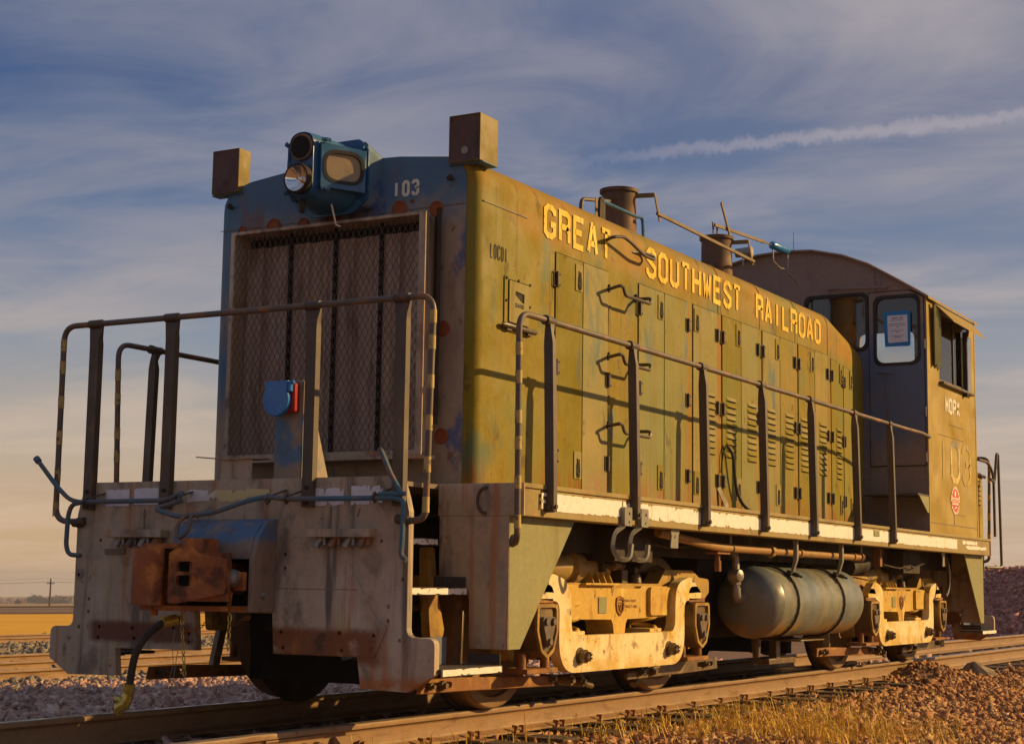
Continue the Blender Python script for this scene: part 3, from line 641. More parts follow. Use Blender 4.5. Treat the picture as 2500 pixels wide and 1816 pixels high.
# ---- boulders and dry grass
def boulder(name, loc, sc, label, seed, parts=3):
    bm = bmesh.new(); bmesh.ops.create_icosphere(bm, subdivisions=2, radius=1)
    r = random.Random(seed); ph = [(r.uniform(1, 4), r.uniform(1, 4), r.uniform(1, 4), r.uniform(0, 6)) for _ in range(5)]
    for v in bm.verts:
        n = sum(math.sin(v.co.x*a+v.co.y*b+v.co.z*c+e)/(k+1.5) for k, (a, b, c, e) in enumerate(ph))
        q = v.co*(1+.20*n); v.co = Vector((q.x*sc[0]*(1-.35*max(0, q.z)), q.y*sc[1]*(1-.35*max(0, q.z)), max(-.7, q.z)*sc[2]))
    me = bpy.data.meshes.new(name); bm.to_mesh(me); bm.free(); finish(me, M['rock'], 0)
    return tag(put(name, me, None, loc, (r.uniform(-.2, .2), r.uniform(-.2, .2), r.uniform(0, 3))), label, 'rock')
def gpt(x, y, dz=0): return (x, y, float(gz(x, y))+dz)
boulder('boulder', gpt(1.40, 11.62, .02), (.26, .19, .15), 'largest tan boulder lying against the far end of the near rail', 3)
boulder('boulder', gpt(2.05, 11.75, .03), (.17, .15, .10), 'small dark boulder right of the largest tan boulder', 5)
boulder('boulder', gpt(2.42, 11.6, .03), (.20, .17, .10), 'pale rough boulder at the right end of the boulder row', 9)
boulder('boulder', gpt(-1.62, -.15, .05), (.085, .075, .065), 'single cream stone on the pink ballast left of the hanging air hose', 12)
def blades(name, clumps, label):
    V = []; F = []
    for (cx, cy, sx, sy, n, h0, h1) in clumps:
        for k in range(n):
            x, y = random.gauss(cx, sx), random.gauss(cy, sy); z = float(gz(x, y))-.01
            h = random.uniform(h0, h1)*random.uniform(.5, 1); a = random.uniform(0, 6.28); ln = abs(random.gauss(0, .8))*h; w = random.uniform(.0016, .0040)
            d = Vector((math.cos(a), math.sin(a), 0)); sdv = Vector((-d.y, d.x, 0)); b = Vector((x, y, z)); i = len(V)
            mid = b+d*ln*.35+Vector((0, 0, h*.6)); tip = b+d*ln+Vector((0, 0, h*random.uniform(.55, 1)))
            V += [b-sdv*w, b+sdv*w, mid-sdv*w*.8, mid+sdv*w*.8, tip]; F += [(i, i+1, i+3, i+2), (i+2, i+3, i+4)]
    me = bpy.data.meshes.new(name); me.from_pydata(V, [], F); me.materials.append(M['grass'])
    return tag(put(name, me), label, 'grass', kind='stuff')
blades('dry_grass', [(2.15, 4.0, .36, .50, 760, .08, .34), (2.3, 3.4, .38, .38, 700, .08, .30), (1.55, 3.2, .3, .5, 420, .08, .26), (2.75, 4.5, .30, .5, 420, .08, .24), (1.75, 5.2, .25, .6, 260, .08, .24),
    (1.25, 2.2, .22, .5, 160, .08, .24), (1.15, 4.9, .10, .35, 240, .06, .20), (3.7, 6.0, .35, .5, 260, .05, .12), (3.3, 8.6, .3, .6, 200, .05, .14), (.98, 1.1, .12, .5, 60, .08, .2), (3.6, 3.8, .4, .5, 220, .05, .16), (1.6, 6.9, .3, .7, 160, .06, .2)],
    'clumps of straw yellow dry grass growing through the gravel in the right foreground')
m = MB()
for (x, y, a, h, ln) in ((.95, -.95, 2.2, .16, .10), (1.05, -.2, 2.4, .20, .13), (.98, .05, 2.0, .17, .05), (1.0, .35, 2.3, .15, .06), (1.02, .42, .6, .13, .04), (1.03, .5, 1.0, .16, .05), (1.0, .58, 2.6, .12, .04), (1.02, .98, 2.1, .14, .03), (1.03, 1.7, 2.4, .22, .05)):
    b = Vector(gpt(x, y, -.02)); t = b+Vector((math.cos(a)*ln, math.sin(a)*ln, h)); m.tube([b, b.lerp(t, .5)+Vector((.004, 0, .006)), t], [.0045, .004, .0025], 5)
tag(m.build('straw_stalks', M['grass']), 'few bright straw stalks leaning in front of the near rail at bottom left', 'grass', kind='stuff')

# ---- low ridge on the far left horizon and a farm shed below it
V = []; F = []
for k in range(41):
    l = at_px(-400+k*26, 2000); p = gp(1980, l); q = gp(2080, l); h = 8.5+2.2*math.sin(k*.31)+1.4*math.sin(k*.83+1)
    V += [(p.x, p.y, p.z-1), (p.x+4, p.y+4, p.z+h*.75), (q.x, q.y, p.z+h), (q.x+60*fh.x, q.y+60*fh.y, p.z-2)]
F = [(4*k+j, 4*k+4+j, 4*k+5+j, 4*k+1+j) for k in range(40) for j in range(3)]
me = bpy.data.meshes.new('far_ridge'); me.from_pydata(V, [], F); finish(me, M['fieldp'], 60); tag(put('far_ridge', me), kind='structure')
b = gp(1150, at_px(71, 1150)); sh = tag(empty('farm_shed', b), 'tiny dark farm shed left of the hazy trees on the horizon', 'shed')
m = MB(); m.box(b.x-3.2, b.x+3.2, b.y-2.5, b.y+2.5, b.z-.5, b.z+2.0); m.build('wall', M['bark'], sh, smooth=0)
m = MB(); m.plate('Y', b.y-2.8, b.y+2.8, [(b.x-3.6, b.z+2.0), (b.x+3.6, b.z+2.0), (b.x, b.z+3.4)]); m.build('roof', M['stack'], sh, smooth=0)
# ------------------------------------------------------------------ lettering (stencil strokes)
c1 = .14
GL = {
 'G': [[(1, .76), (1, .88), (.72, 1), (.52, 1)], [(.48, 1), (.28, 1), (0, .88), (0, .12), (.28, 0), (.48, 0)], [(.52, 0), (.72, 0), (1, .12), (1, .42), (.58, .42)]],
 'R': [[(0, 0), (0, 1), (.74, 1), (1, .9), (1, .62), (.80, .50), (.10, .50)], [(.72, .50), (1, .36), (1, 0)]],
 'E': [[(1, 1), (0, 1), (0, 0), (1, 0)], [(.1, .52), (.8, .52)]],
 'A': [[(0, 0), (.42, 1), (.5, 1)], [(.58, 1), (1, 0)], [(.25, .32), (.78, .32)]],
 'T': [[(.5, 0), (.5, .99)], [(0, 1), (1, 1)]],
 'S': [[(1, .76), (1, .88), (.72, 1), (.52, 1)], [(.48, 1), (.28, 1), (0, .88), (0, .66), (1, .36), (1, .12), (.72, 0), (.52, 0)], [(.48, 0), (.28, 0), (0, .12), (0, .26)]],
 'O': [[(.48, 1), (.28, 1), (0, .87), (0, .13), (.28, 0), (.48, 0)], [(.52, 0), (.72, 0), (1, .13), (1, .87), (.72, 1), (.52, 1)]],
 'U': [[(0, 1), (0, .13), (.28, 0), (.48, 0)], [(.52, 0), (.72, 0), (1, .13), (1, 1)]],
 'H': [[(0, 0), (0, 1)], [(1, 0), (1, 1)], [(.12, .5), (.88, .5)]],
 'W': [[(0, 1), (.22, 0)], [(.28, 0), (.5, .72), (.72, 0)], [(.78, 0), (1, 1)]],
 'I': [[(.5, 0), (.5, 1)]], 'L': [[(0, 1), (0, 0), (1, 0)]],
 'D': [[(0, 0), (0, 1)], [(.06, 1), (.70, 1), (1, .87), (1, .13), (.70, 0), (.06, 0)]],
 'M': [[(0, 0), (0, 1), (.5, .3), (1, 1), (1, 0)]], 'P': [[(0, 0), (0, 1)], [(.12, 1), (.75, 1), (1, .88), (1, .58), (.75, .46), (.12, .46)]],
 'X': [[(0, 0), (1, 1)], [(0, 1), (1, 0)]], 'C': [[(1, .78), (1, .87), (.75, 1), (.25, 1), (0, .87), (0, .13), (.25, 0), (.75, 0), (1, .13), (1, .24)]],
 'N': [[(0, 0), (0, 1), (1, 0), (1, 1)]], 'F': [[(0, 0), (0, 1), (1, 1)], [(0, .52), (.8, .52)]],
 '1': [[(.5, 0), (.5, 1)]], '0': [[(.48, 1), (.28, 1), (0, .85), (0, .15), (.28, 0), (.48, 0)], [(.52, 0), (.72, 0), (1, .15), (1, .85), (.72, 1), (.52, 1)]],
 '3': [[(0, .80), (0, .88), (.25, 1), (.48, 1)], [(.52, 1), (.75, 1), (1, .86), (1, .64), (.8, .52), (.4, .52)], [(.8, .52), (1, .40), (1, .14), (.75, 0), (.52, 0)], [(.48, 0), (.25, 0), (0, .12), (0, .22)]],
 '-': [[(.1, .5), (.9, .5)]]}
def stroke(mb, ax, w, pts, t):
    P = [Vector(p) for p in pts]; n = len(P); Lf = []; Rt = []
    for i in range(n):
        d0 = (P[i]-P[i-1]).normalized() if i > 0 else None; d1 = (P[i+1]-P[i]).normalized() if i < n-1 else None
        if d0 is None: d0 = d1
        if d1 is None: d1 = d0
        nn = (Vector((-d0.y, d0.x))+Vector((-d1.y, d1.x))).normalized(); k = max(.45, nn.dot(Vector((-d1.y, d1.x))))
        o = nn*(t/2/k); Lf.append(P[i]+o); Rt.append(P[i]-o)
    conv = {'X': lambda q: (w, q.x, q.y), 'Y': lambda q: (q.x, w, q.y)}[ax]
    mb.add([conv(q) for q in Lf]+[conv(q) for q in Rt], [(i, i+1, n+i+1, n+i) for i in range(n-1)])
def word(mb, ax, w, text, u0, u1, v0, v1, t, gap=.28):
    n = len(text); cw = (u1-u0)/(n+gap*(n-1)); u = u0
    for ch in text:
        k = .45 if ch in '1I' else 1
        if ch in GL:
            for pl in GL[ch]:
                stroke(mb, ax, w, [(u+t/2+p[0]*(cw-t), v0+t/2+p[1]*(v1-v0-t)) for p in pl], t)
        u += cw*(1+gap)
def words(ax, w, text, u0, u1, v0, v1, t, gap, mat, parent, label=None, nm='letter'):
    n = len(text); cw = (u1-u0)/(n+gap*(n-1)); u = u0
    for ch in text:
        mb = MB()
        for pl in GL[ch]: stroke(mb, ax, w, [(u+t/2+p[0]*(cw-t), v0+t/2+p[1]*(v1-v0-t)) for p in pl], t)
        o = mb.build(nm, mat, parent, smooth=0)
        if label: o['label'] = label % ch
        u += cw*(1+gap)
def jag(u0, u1, v0, v1, n, a, seed):
    """worn paint edge: slow wander plus a few small chips"""
    r = random.Random(seed); n = max(n, int((u1-u0)/.012)); out = []
    def edge(vb, sgn, rev):
        w = 0.; pts = []; chip = 0
        for k in range(n+1):
            w = w*.86+r.gauss(0, .10); chip = chip*.55
            if r.random() < .05: chip = r.uniform(.3, 1.)
            pts.append((u0+(u1-u0)*k/n, vb-sgn*min(abs(v1-v0)*.42, a*(abs(w)*.5+chip))))
        return pts[::-1] if rev else pts
    return edge(v0, -1, False)+edge(v1, 1, True)

# ------------------------------------------------------------------ the locomotive
HF, HW, DK, SW = .9957, 1.0315, 1.366, 1.54
LOCO = tag(empty('locomotive', (0, 6.17, 0)), 'weathered mustard and blue switcher locomotive with end handrails and a rear cab', 'locomotive')

# ---- hood shell
half = [(1.0, 3.26), (.995, 3.32), (.965, 3.375), (.91, 3.415), (.80, 3.447), (.47, 3.483), (0, 3.503)]
def section(y, hw, zsh=0., ztop=0.):
    k = hw/1.0; pts = [(hw, y, DK-.03)]
    for i, (x, z) in enumerate(half):
        f = i/(len(half)-1)
        pts.append((x*k if i else hw, y, z+zsh*(1-f)+ztop*f))
    full = pts+[(-x, yy, z) for (x, yy, z) in reversed(pts[:-1])]
    return full
m = MB(); rings = []; rr_ = .085
for k in range(7):
    a = R(90*k/6); rings.append(section(HF+rr_*(1-math.cos(a)), HW-rr_*(1-math.sin(a))))
for y in (2.0, 3.5, 4.84, 6.65, 7.55): rings.append(section(y, HW))
for y, f in ((7.62, 0), (8.2, .37), (8.8, .75), (9.185, 1)): rings.append(section(y, HW-.18*f, -.22*f, -.05*f))
m.loft(rings)
m.mi = [1 if all(m.v[i][1] < HF+.08 and m.v[i][0] < -.2 for i in f) else 0 for f in m.f]
HOOD = m.build('hood', [M['hood'], M['front']], LOCO, smooth=30)
# roof seams (thin overlapping strips)
def seam(y, w=.03, prnt=HOOD):
    mm = MB(); a = section(y-w/2, HW+.004, .004, .004); b = section(y+w/2, HW+.004, .004, .004)
    a = [q for q in a if q[2] > 3.0] ; b = [q for q in b if q[2] > 3.0]
    a = [(HW+.004, y-w/2, 3.0)]+a+[(-HW-.004, y-w/2, 3.0)]; b = [(HW+.004, y+w/2, 3.0)]+b+[(-HW-.004, y+w/2, 3.0)]
    n = len(a); mm.add(a+b, [(i, i+1, n+i+1, n+i) for i in range(n-1)]); mm.build('roof_seam', M['hood'], prnt, smooth=50)
for y in (5.763, 7.546): seam(y)
for y in (4.844, 6.658):
    seam(y, .05)
    mm = MB(); a = section(y+.026, HW+.0045, .0045, .0045); b = section(y+.036, HW+.0045, .0045, .0045)
    a = [(HW+.0045, y+.026, 3.0)]+[q for q in a if q[2] > 3]+[(-HW, y+.026, 3.0)]; b = [(HW+.0045, y+.036, 3.0)]+[q for q in b if q[2] > 3]+[(-HW, y+.036, 3.0)]
    n = len(a); mm.add(a+b, [(i, i+1, n+i+1, n+i) for i in range(n-1)]); mm.build('roof_gap', M['pit'], HOOD, smooth=50)
m = MB(); m.box(HW+.001, HW+.005, 1.06, 1.62, 3.147, 3.156); m.build('weld_seam', M['frame'], HOOD)
# front skin of the hood (weathered khaki painted in its shaded brown, plus blue repaint)
m = MB(); fr = [(x, z) for (x, y, z) in section(0, HW-rr_+.002)]
m.plate('Y', HF-.005, HF-.0005, fr); FRONT = m.build('hood_front', M['front'], LOCO, smooth=0)
m = MB(); m.box(-1.0, HW-.08, HF-.009, HF-.005, 3.127, 3.131); m.build('panel_seam', M['frame'], FRONT)

# ---- radiator grille: protruding box, shutters, woven screen
m = MB(); GX0, GX1, GZ0, GZ1, GY = -.725, .725, 1.585, 3.04, .80
m.plate('Y', GY, GY+.012, [(GX0-.03, GZ0-.03), (GX1+.05, GZ0-.03), (GX1+.05, GZ1+.02), (GX0-.03, GZ1+.02)], [[(GX0, GZ0), (GX1, GZ0), (GX1, GZ1), (GX0, GZ1)]])
m.plate('Y', GY+.012, HF-.006, [(GX0-.012, GZ0-.015), (GX1+.012, GZ0-.015), (GX1+.012, GZ1+.012), (GX0-.012, GZ1+.012)], [[(GX0, GZ0), (GX1, GZ0), (GX1, GZ1), (GX0, GZ1)]])
m.box(GX0-.03, GX1+.09, GY-.02, GY+.10, GZ0-.055, GZ0-.031)
GR = m.build('grille_frame', M['plate'], LOCO, bevel=.003, smooth=0)
m = MB(); m.box(GX0-.0, GX1, HF-.012, HF-.008, GZ0, GZ1); m.build('grille_back', M['pit'], GR)
xs_ = [-.64, -.352, -.335, .008, .028, .362, .382, .66]
for a, b in ((-.722, -.345), (-.337, .014), (.022, .370), (.378, .722)):
    mm = MB(); k = 5; w = (b-a)/k
    prof = []
    for i in range(k):
        x0 = a+i*w; prof += [(x0+.004, .93+.012*((i*7) % 3)), (x0+w-.006, .922+.012*((i*5+1) % 3)), (x0+w-.003, .94)]
    vs = [(x, y, GZ0+.0) for x, y in prof]+[(x, y, GZ1-.07) for x, y in prof]; n = len(prof)
    mm.add(vs, [(i, i+1, n+i+1, n+i) for i in range(n-1)]); mm.build('shutter', M['shutter'], GR, smooth=0)
for x in (-.341, .018, .374):
    m = MB(); m.box(x-.010, x+.010, .900, .925, GZ0, GZ1); m.build('shutter_post', M['pit'], GR)
m = MB(); p = .088; wr = .0014          # diamond mesh
def clipseg(x0, z0, dx, dz):
    # clip a line against the opening
    t0, t1 = -99., 99.
    for q, d, lo, hi in ((x0, dx, GX0, GX1), (z0, dz, GZ0, GZ1)):
        a, b = (lo-q)/d, (hi-q)/d
        if a > b: a, b = b, a
        t0, t1 = max(t0, a), min(t1, b)
    return (t0, t1) if t1-t0 > .01 else None
for sgn in (1, -1):
    k = -40
    while k < 60:
        x0 = GX0+k*p*.5; r_ = clipseg(x0, GZ0, .5*sgn, 1.0*.9)
        if r_:
            a, b = r_; m.bar((x0+.5*sgn*a, GY+.014+.004*sgn, GZ0+.9*a), (x0+.5*sgn*b, GY+.014+.004*sgn, GZ0+.9*b), wr*2, wr*2)
        k += 1
sc_ = m.build('screen', M['wire'], GR, smooth=0)
for x in (GX0+.012,):
    m = MB(); m.tube([(.79, .93, 1.75), (.79, .93, 3.10)], .016, 8).tube([(.755, .95, 2.2), (.755, .95, 3.05)], .010, 6); m.build('shutter_rod', M['black'], GR)
for x, z, r_ in ((-.551, 3.118, .058), (-.305, 3.112, .045), (-.072, 3.118, .05), (.453, 3.138, .058), (.73, 3.112, .052), (-.813, 3.12, .03), (.80, 2.35, .05), (.80, 1.68, .05), (.55, 3.18, .012)):
    m = MB(); m.lathe((x, HF-.005, z), (0, -1, 0), [(0, r_), (.006, r_), (.012, r_*.86), (.006, r_*.8), (.004, .002)], 20); m.build('rust_disc', M['rustdot'], FRONT)
for x, z in ((-.913, 3.285), (.837, 3.292)):
    m = MB(); m.cyl((x, HF-.005, z), (x, HF-.04, z), .012, n=8).cyl((x, HF-.035, z), (x+.02, HF-.05, z+.005), .017, n=8); m.build('stud', M['black'], FRONT)
words('Y', HF-.0085, '103', .395, .600, 3.216, 3.322, .021, .22, M['letterw'], FRONT)
# ---- square bracket tubes at the two upper corners
for sx in (1, -1):
    m = MB(); x0, x1 = sorted((sx*.836, sx*1.065)); z0, z1, y0, y1 = 3.383, 3.686, .95, (1.172 if sx > 0 else 1.075)
    m.plate('Y', y0, y1, [(x0, z0), (x1, z0), (x1, z1), (x0, z1)], [[(x0+.006, z0+.006), (x1-.006, z0+.006), (x1-.006, z1-.006), (x0+.006, z1-.006)]])
    bx = m.build('bracket_tube', M['boxtube'], LOCO, bevel=.004, smooth=0)
    m = MB(); m.plate('Y', y0+.006, y0+.011, [(x0+.006, z0+.006), (x1-.006, z0+.006), (x1-.006, z1-.006), (x0+.006, z1-.006)], [circ(x0+.026, z1-.03, .006, 8), circ(x1-.035, z1-.022, .007, 8)])
    m.build('face_plate', M['boxface'], bx, smooth=0)
    m = MB(); m.lathe(((x0+x1)/2, y0+.006, z0+.075), (0, -1, 0), [(0, .024), (.002, .024), (.003, .018), (.001, .002)], 14); m.build('hole_rim', M['steel'] if sx > 0 else M['boxface'], bx)
    m = MB(); m.box(x0-.012, x1+.012, y0+.02, y1-.02, z0-.008, z0-.0005); m.build('base_flange', M['front'], bx)
# ---- headlight casting
def hsec(y, w, z0, z1, rt_, rb):
    return [(x, y, z) for x, z in fil([(-w, z0), (w, z0), (w, z1), (-w, z1)], [rb, rb, rt_, rt_], 7)]
m = MB(); m.loft([hsec(.552, .088, 3.178, 3.578, .086, .08), hsec(.54, .095, 3.168, 3.588, .093, .09), hsec(.58, .100, 3.163, 3.592, .098, .10), hsec(.63, .118, 3.155, 3.592, .11, .11), hsec(.82, .20, 3.125, 3.57, .15, .17), hsec(.865, .215, 3.12, 3.57, .15, .18)])
HL = m.build('headlight_casting', M['lampblue'], LOCO, smooth=40)
m = MB(); m.plate('Y', .862, .880, fil([(-.29, 3.20), (-.17, 3.115), (.17, 3.115), (.29, 3.20), (.29, 3.52), (.22, 3.595), (-.22, 3.595), (-.29, 3.52)], .05, 4)); m.build('back_plate', M['lampblue'], HL, bevel=.004)
m = MB(); m.loft([[(x, .880, z) for x, z in fil([(-.25, 3.16), (.25, 3.16), (.28, 3.58), (-.28, 3.58)], .05, 4)], [(x, HF+.01, z) for x, z in fil([(-.27, 3.15), (.27, 3.15), (.33, 3.50), (-.33, 3.50)], .05, 4)], [(x, HF+.12, z) for x, z in fil([(-.27, 3.15), (.27, 3.15), (.36, 3.49), (-.36, 3.49)], .05, 4)]])
m.build('casting_shroud', M['front'], HL)
for z, r_, nm in ((3.490, .084, 'upper'), (3.282, .093, 'lower')):
    m = MB()
    if nm == 'upper':
        m.lathe((0, .537, z), (0, -1, 0), [(-.10, r_*.86), (.006, r_*.86), (.006, r_), (.0, r_+.004), (-.01, r_+.004)], 28); m.build('lamp_ring', M['rail_pipe'], HL, smooth=30)
        m = MB(); m.lathe((0, .525, z), (0, 1, 0), [(.0, r_*.855), (.12, r_*.8)], 28); m.build('empty_socket', M['pit'], HL)
    else:
        m.lathe((0, .532, z), (0, -1, 0), [(0, r_+.006), (.03, r_+.006), (.042, r_), (.042, r_*.9), (.03, r_*.88)], 28, cap=False); m.build('lamp_ring', M['black'], HL, smooth=30)
        m = MB(); m.lathe((0, .492, z), (0, 1, 0), [(0, r_*.89), (.022, r_*.66), (.040, r_*.36), (.048, .014), (.030, .012), (.016, .006)], 28, cap=False); lr = m.build('reflector', M['chrome'], HL, smooth=60)
for sx in (1, -1):      # angled number boards
    a = Vector((sx*.112, .585)); b = Vector((sx*.272, .850)); d = (b-a); Ln = d.length; d.normalize(); nrm = Vector((d.y, -d.x))*sx
    def T(u, v, w): return (a.x+d.x*u+nrm.x*w, a.y+d.y*u+nrm.y*w, v)
    def tplate(loop, holes, w0, w1, name, mat, par, bevel=0):
        mm = MB(); mm.plate('Z', w0, w1, loop, holes); mm.v = [T(q[0], q[1], q[2]) for q in mm.v]; return mm.build(name, mat, par, bevel=bevel, smooth=30)
    nb = tplate([(0, 3.232), (Ln, 3.226), (Ln, 3.500), (0, 3.520)], [rrect(.026, Ln-.022, 3.275, 3.470, .09, 7)], -.01, .022, 'number_board', M['lampblue'], LOCO, .003)
    tplate(rrect(.016, Ln-.012, 3.264, 3.481, .1, 7), [rrect(.036, Ln-.032, 3.286, 3.459, .08, 7)], .006, .026, 'gasket', M['rubber'], nb)
    tplate(rrect(.027, Ln-.023, 3.276, 3.469, .088, 7), [], .004, .010, 'board_glass', M['lens'], nb)
    for v in (3.535, 3.222):
        mm = MB(); p0 = T(.03, v, .0); p1 = T(.03, v, .045); mm.cyl(p0, p1, .011, n=8).bar(T(.0, v, .03), T(.06, v, .03), .012, .022); mm.build('wing_latch', M['lampblue'], nb)
m = MB(); m.tube([(.10, .74, 3.155), (.115, .75, 3.08), (.11, .78, 3.03), (.13, .80, 3.02)], .006, 6); m.build('cord', M['letterw'], HL)
for x, z in ((-.23, 3.17), (.23, 3.17), (.25, 3.53)):
    m = MB(); m.cyl((x, .862, z), (x, .84, z), .017, n=6); m.build('bolt', M['lampblue'], HL)
m = MB(); m.cyl((-.02, .60, 3.16), (-.03, .60, 3.09), .02, .014, 8); m.build('drain_fitting', M['black'], HL)

# ---- hood side: doors, latches, hinges, louvers, grab irons, sand hatch, lettering
m = MB()
m.m = 0; m.plate('X', 0, .006, rrect(-.053, .053, -.092, .092, .006, 2)); m.m = 1; m.plate('X', .0062, .0085, rrect(-.022, .030, -.086, .018, .022, 5)); m.m = 2
m.tube([(.009, -.018, -.035), (.016, -.010, -.058), (.016, .018, -.058), (.009, .026, -.035)], .0032, 6); m.m = 1; m.bar((.0095, -.010, .01), (.0095, -.010, .045), .004, .006, (0, 1, 0)).bar((.0095, .016, .01), (.0095, .016, .04), .004, .006, (0, 1, 0))
LAT = m.mesh('latch', [M['door'], M['pit'], M['steel']], 30)
m = MB(); m.m = 0; m.cyl((.010, 0, -.052), (.010, 0, .052), .0115, n=10); m.plate('X', 0, .005, [(.006, -.05), (.045, -.05), (.045, .05), (.006, .05)]); m.m = 1
m.plate('X', .0005, .0045, [(-.042, -.052), (-.006, -.052), (-.006, .052), (-.042, .052)], [[(-.034, -.044), (-.010, -.044), (-.010, .044), (-.034, .044)]])
for z in (-.036, .036): m.cyl((.004, .034, z), (.013, .034, z), .007, n=6)
HIN = m.mesh('hinge', [M['post'], M['black']], 30)
m = MB()        # pressed louver: ridge on top, open dark slot underneath
w = .105
vs = [(0, -w, .022), (0, w, .022), (.017, -w+.028, -.010), (.017, w-.018, -.010), (0, -w, -.014), (0, w, -.014)]
m.m = 0; m.add(vs, [(0, 1, 3, 2), (0, 2, 4), (1, 5, 3)]); m.m = 1; m.add([vs[2], vs[3], vs[5], vs[4]], [(0, 1, 2, 3)])
LOU = m.mesh('louver', [M['door'], M['pit']], 0)
ZB, ZT = 1.395, 2.995
def slant(y): return (HW-.18*min(1, max(0, (y-7.62)/1.565)), math.atan2(.18, 1.565))
DOORS = [(2.005, 2.403), (2.407, 2.797), (3.30, 3.752), (3.756, 4.196), (4.30, 4.787), (4.895, 5.305), (5.309, 5.69), (5.80, 6.223), (6.227, 6.60), (6.70, 7.141), (7.145, 7.503)]
door_objs = []
def near_door(y): return min(door_objs, key=lambda q: min(abs(q[0]-y), abs(q[1]-y)) if not (q[0] <= y <= q[1]) else -1)[2]
for a, b in DOORS:
    m = MB(); m.plate('X', HW-.004, HW+.009, [(a+.004, ZB), (b-.004, ZB), (b-.004, ZT), (a+.004, ZT)]); o = m.build('hood_door', M['door'], LOCO, bevel=.003, smooth=0, seg=2); door_objs.append((a, b, o))
    m = MB(); m.plate('X', HW+.0005, HW+.0012, [(a-.004, ZB-.006), (b+.004, ZB-.006), (b+.004, ZT+.007), (a-.004, ZT+.007)]); m.build('door_gap', M['pit'], o, smooth=0)
for a, b in ((7.62, 8.09), (8.19, 8.60)):
    ya = math.atan2(.18, 1.565); L_ = b-a
    m = MB(); m.plate('X', -.004, .006, [(.003, ZB), (L_-.003, ZB), (L_-.003, ZT-.02), (.003, ZT-.02)]); me = m.mesh('hood_door', M['door'], 0)
    x, _ = slant(a); o = put('hood_door', me, LOCO, (x, a, 0), (0, 0, ya)); door_objs.append((a, b, o))
    m = MB(); m.plate('X', .0006, .0013, [(-.005, ZB-.006), (L_+.005, ZB-.006), (L_+.005, ZT-.013), (-.005, ZT-.013)]); g_ = put('door_gap', m.mesh('door_gap', M['pit'], 0), LOCO, (x, a, 0), (0, 0, ya))
def side_piece(name, me, y, z, off=.0095, par=None):
    x, an = slant(y); pr_ = par or near_door(y)
    o = bpy.data.objects.new(name, me); COL.objects.link(o)
    if y > 7.62:
        o.parent = LOCO; o.location = Vector((x+off, y, z))-WL[LOCO.name]; o.rotation_euler = (0, 0, an)
    else:
        o.parent = pr_; o.location = Vector((x+off, y, z))
    return o
for y in (2.336, 3.684, 4.366, 5.24, 6.16, 7.07, 8.03, 8.52):
    side_piece('latch', LAT, y, 2.874); side_piece('latch', LAT, y, 1.588)
for y in (2.012, 3.306, 4.19, 4.782, 4.902, 5.684, 5.806, 6.594, 6.706, 7.497, 7.63, 8.10, 8.19):
    for z in (2.812, 2.220, 1.630):
        if y == 5.806 and z == 2.22: continue
        side_piece('hinge', HIN, y, z)
for z in (2.22, 1.63): side_piece('hinge', HIN, 2.79, z)
for yc in (4.63, 5.075, 5.54, 5.995, 6.45, 6.85, 7.355, 7.93):
    for k in range(10): side_piece('louver', LOU, yc, 2.31-.0515*k)
for k, z in enumerate((2.865, 2.378, 1.89)):
    m = MB(); m.tube(bend([(HW, 2.80, z+.005), (1.168, 2.72, z+.01), (1.172, 2.765, z+.012), (1.172, 2.80, z-.048), (1.172, 3.215, z-.045), (1.168, 3.24, z), (HW, 3.25, z+.005)], .03, 4), .0125, 8)
    gi = m.build('grab_iron', M['post'], LOCO)
    for y in (2.80, 3.25):
        mm = MB(); mm.cyl((HW, y, z+.005), (HW+.016, y, z+.005), .022, n=8).cyl((HW, y, z+.03), (HW+.02, y, z+.035), .010, n=6); mm.build('mounting_bolt', M['black'], gi)
m = MB(); m.tube(bend([(1.028, 2.78, 3.225), (1.12, 2.70, 3.225), (1.13, 2.85, 3.255), (1.13, 2.98, 3.235), (1.12, 3.22, 3.185), (1.115, 3.40, 3.185), (1.10, 3.44, 3.215), (1.06, 3.36, 3.235), (1.025, 3.20, 3.215)], .05, 5), .0125, 8); m.build('grab_iron', M['post'], LOCO)
m = MB(); m.plate('X', HW, HW+.009, rrect(1.325, 1.668, 2.370, 2.727, .015, 3)); SB = m.build('sand_hatch', M['hood'], LOCO, bevel=.002)
m = MB(); m.plate('X', HW+.009, HW+.018, rrect(1.372, 1.628, 2.432, 2.700, .012, 3), [[(1.448, 2.640), (1.565, 2.632), (1.565, 2.575), (1.535, 2.575), (1.448, 2.615)]]); m.build('hatch_lid', M['door'], SB, bevel=.002)
m = MB(); m.plate('X', HW+.0092, HW+.0098, rrect(1.364, 1.636, 2.424, 2.708, .014, 3)); m.build('lid_gap', M['pit'], SB)
m = MB(); m.tube([(HW+.03, 1.265, 2.402), (HW+.03, 1.29, 2.402), (HW+.03, 1.69, 2.402), (HW+.03, 1.715, 2.402)], [.006, .017, .017, .006], 10).box(HW, HW+.03, 1.33, 1.39, 2.375, 2.42).box(HW, HW+.03, 1.60, 1.66, 2.375, 2.42); m.build('hatch_hinge', M['post'], SB)
for y, z in ((1.345, 2.71), (1.497, 2.714), (1.65, 2.71), (1.345, 2.565), (1.65, 2.565), (1.345, 2.39), (1.65, 2.385)):
    m = MB(); m.cyl((HW+.009, y, z), (HW+.017, y, z), .009, n=6); m.build('bolt', M['black'], SB)
m = MB(); word(m, 'X', HW+.0205, 'SAND', 1.448, 1.556, 2.535, 2.565, .006, .3); m.build('lettering', M['ink'], SB)
words('X', HW+.0035, 'LOCO1', 1.150, 1.362, 2.806, 2.902, .009, .35, M['ink'], HOOD)
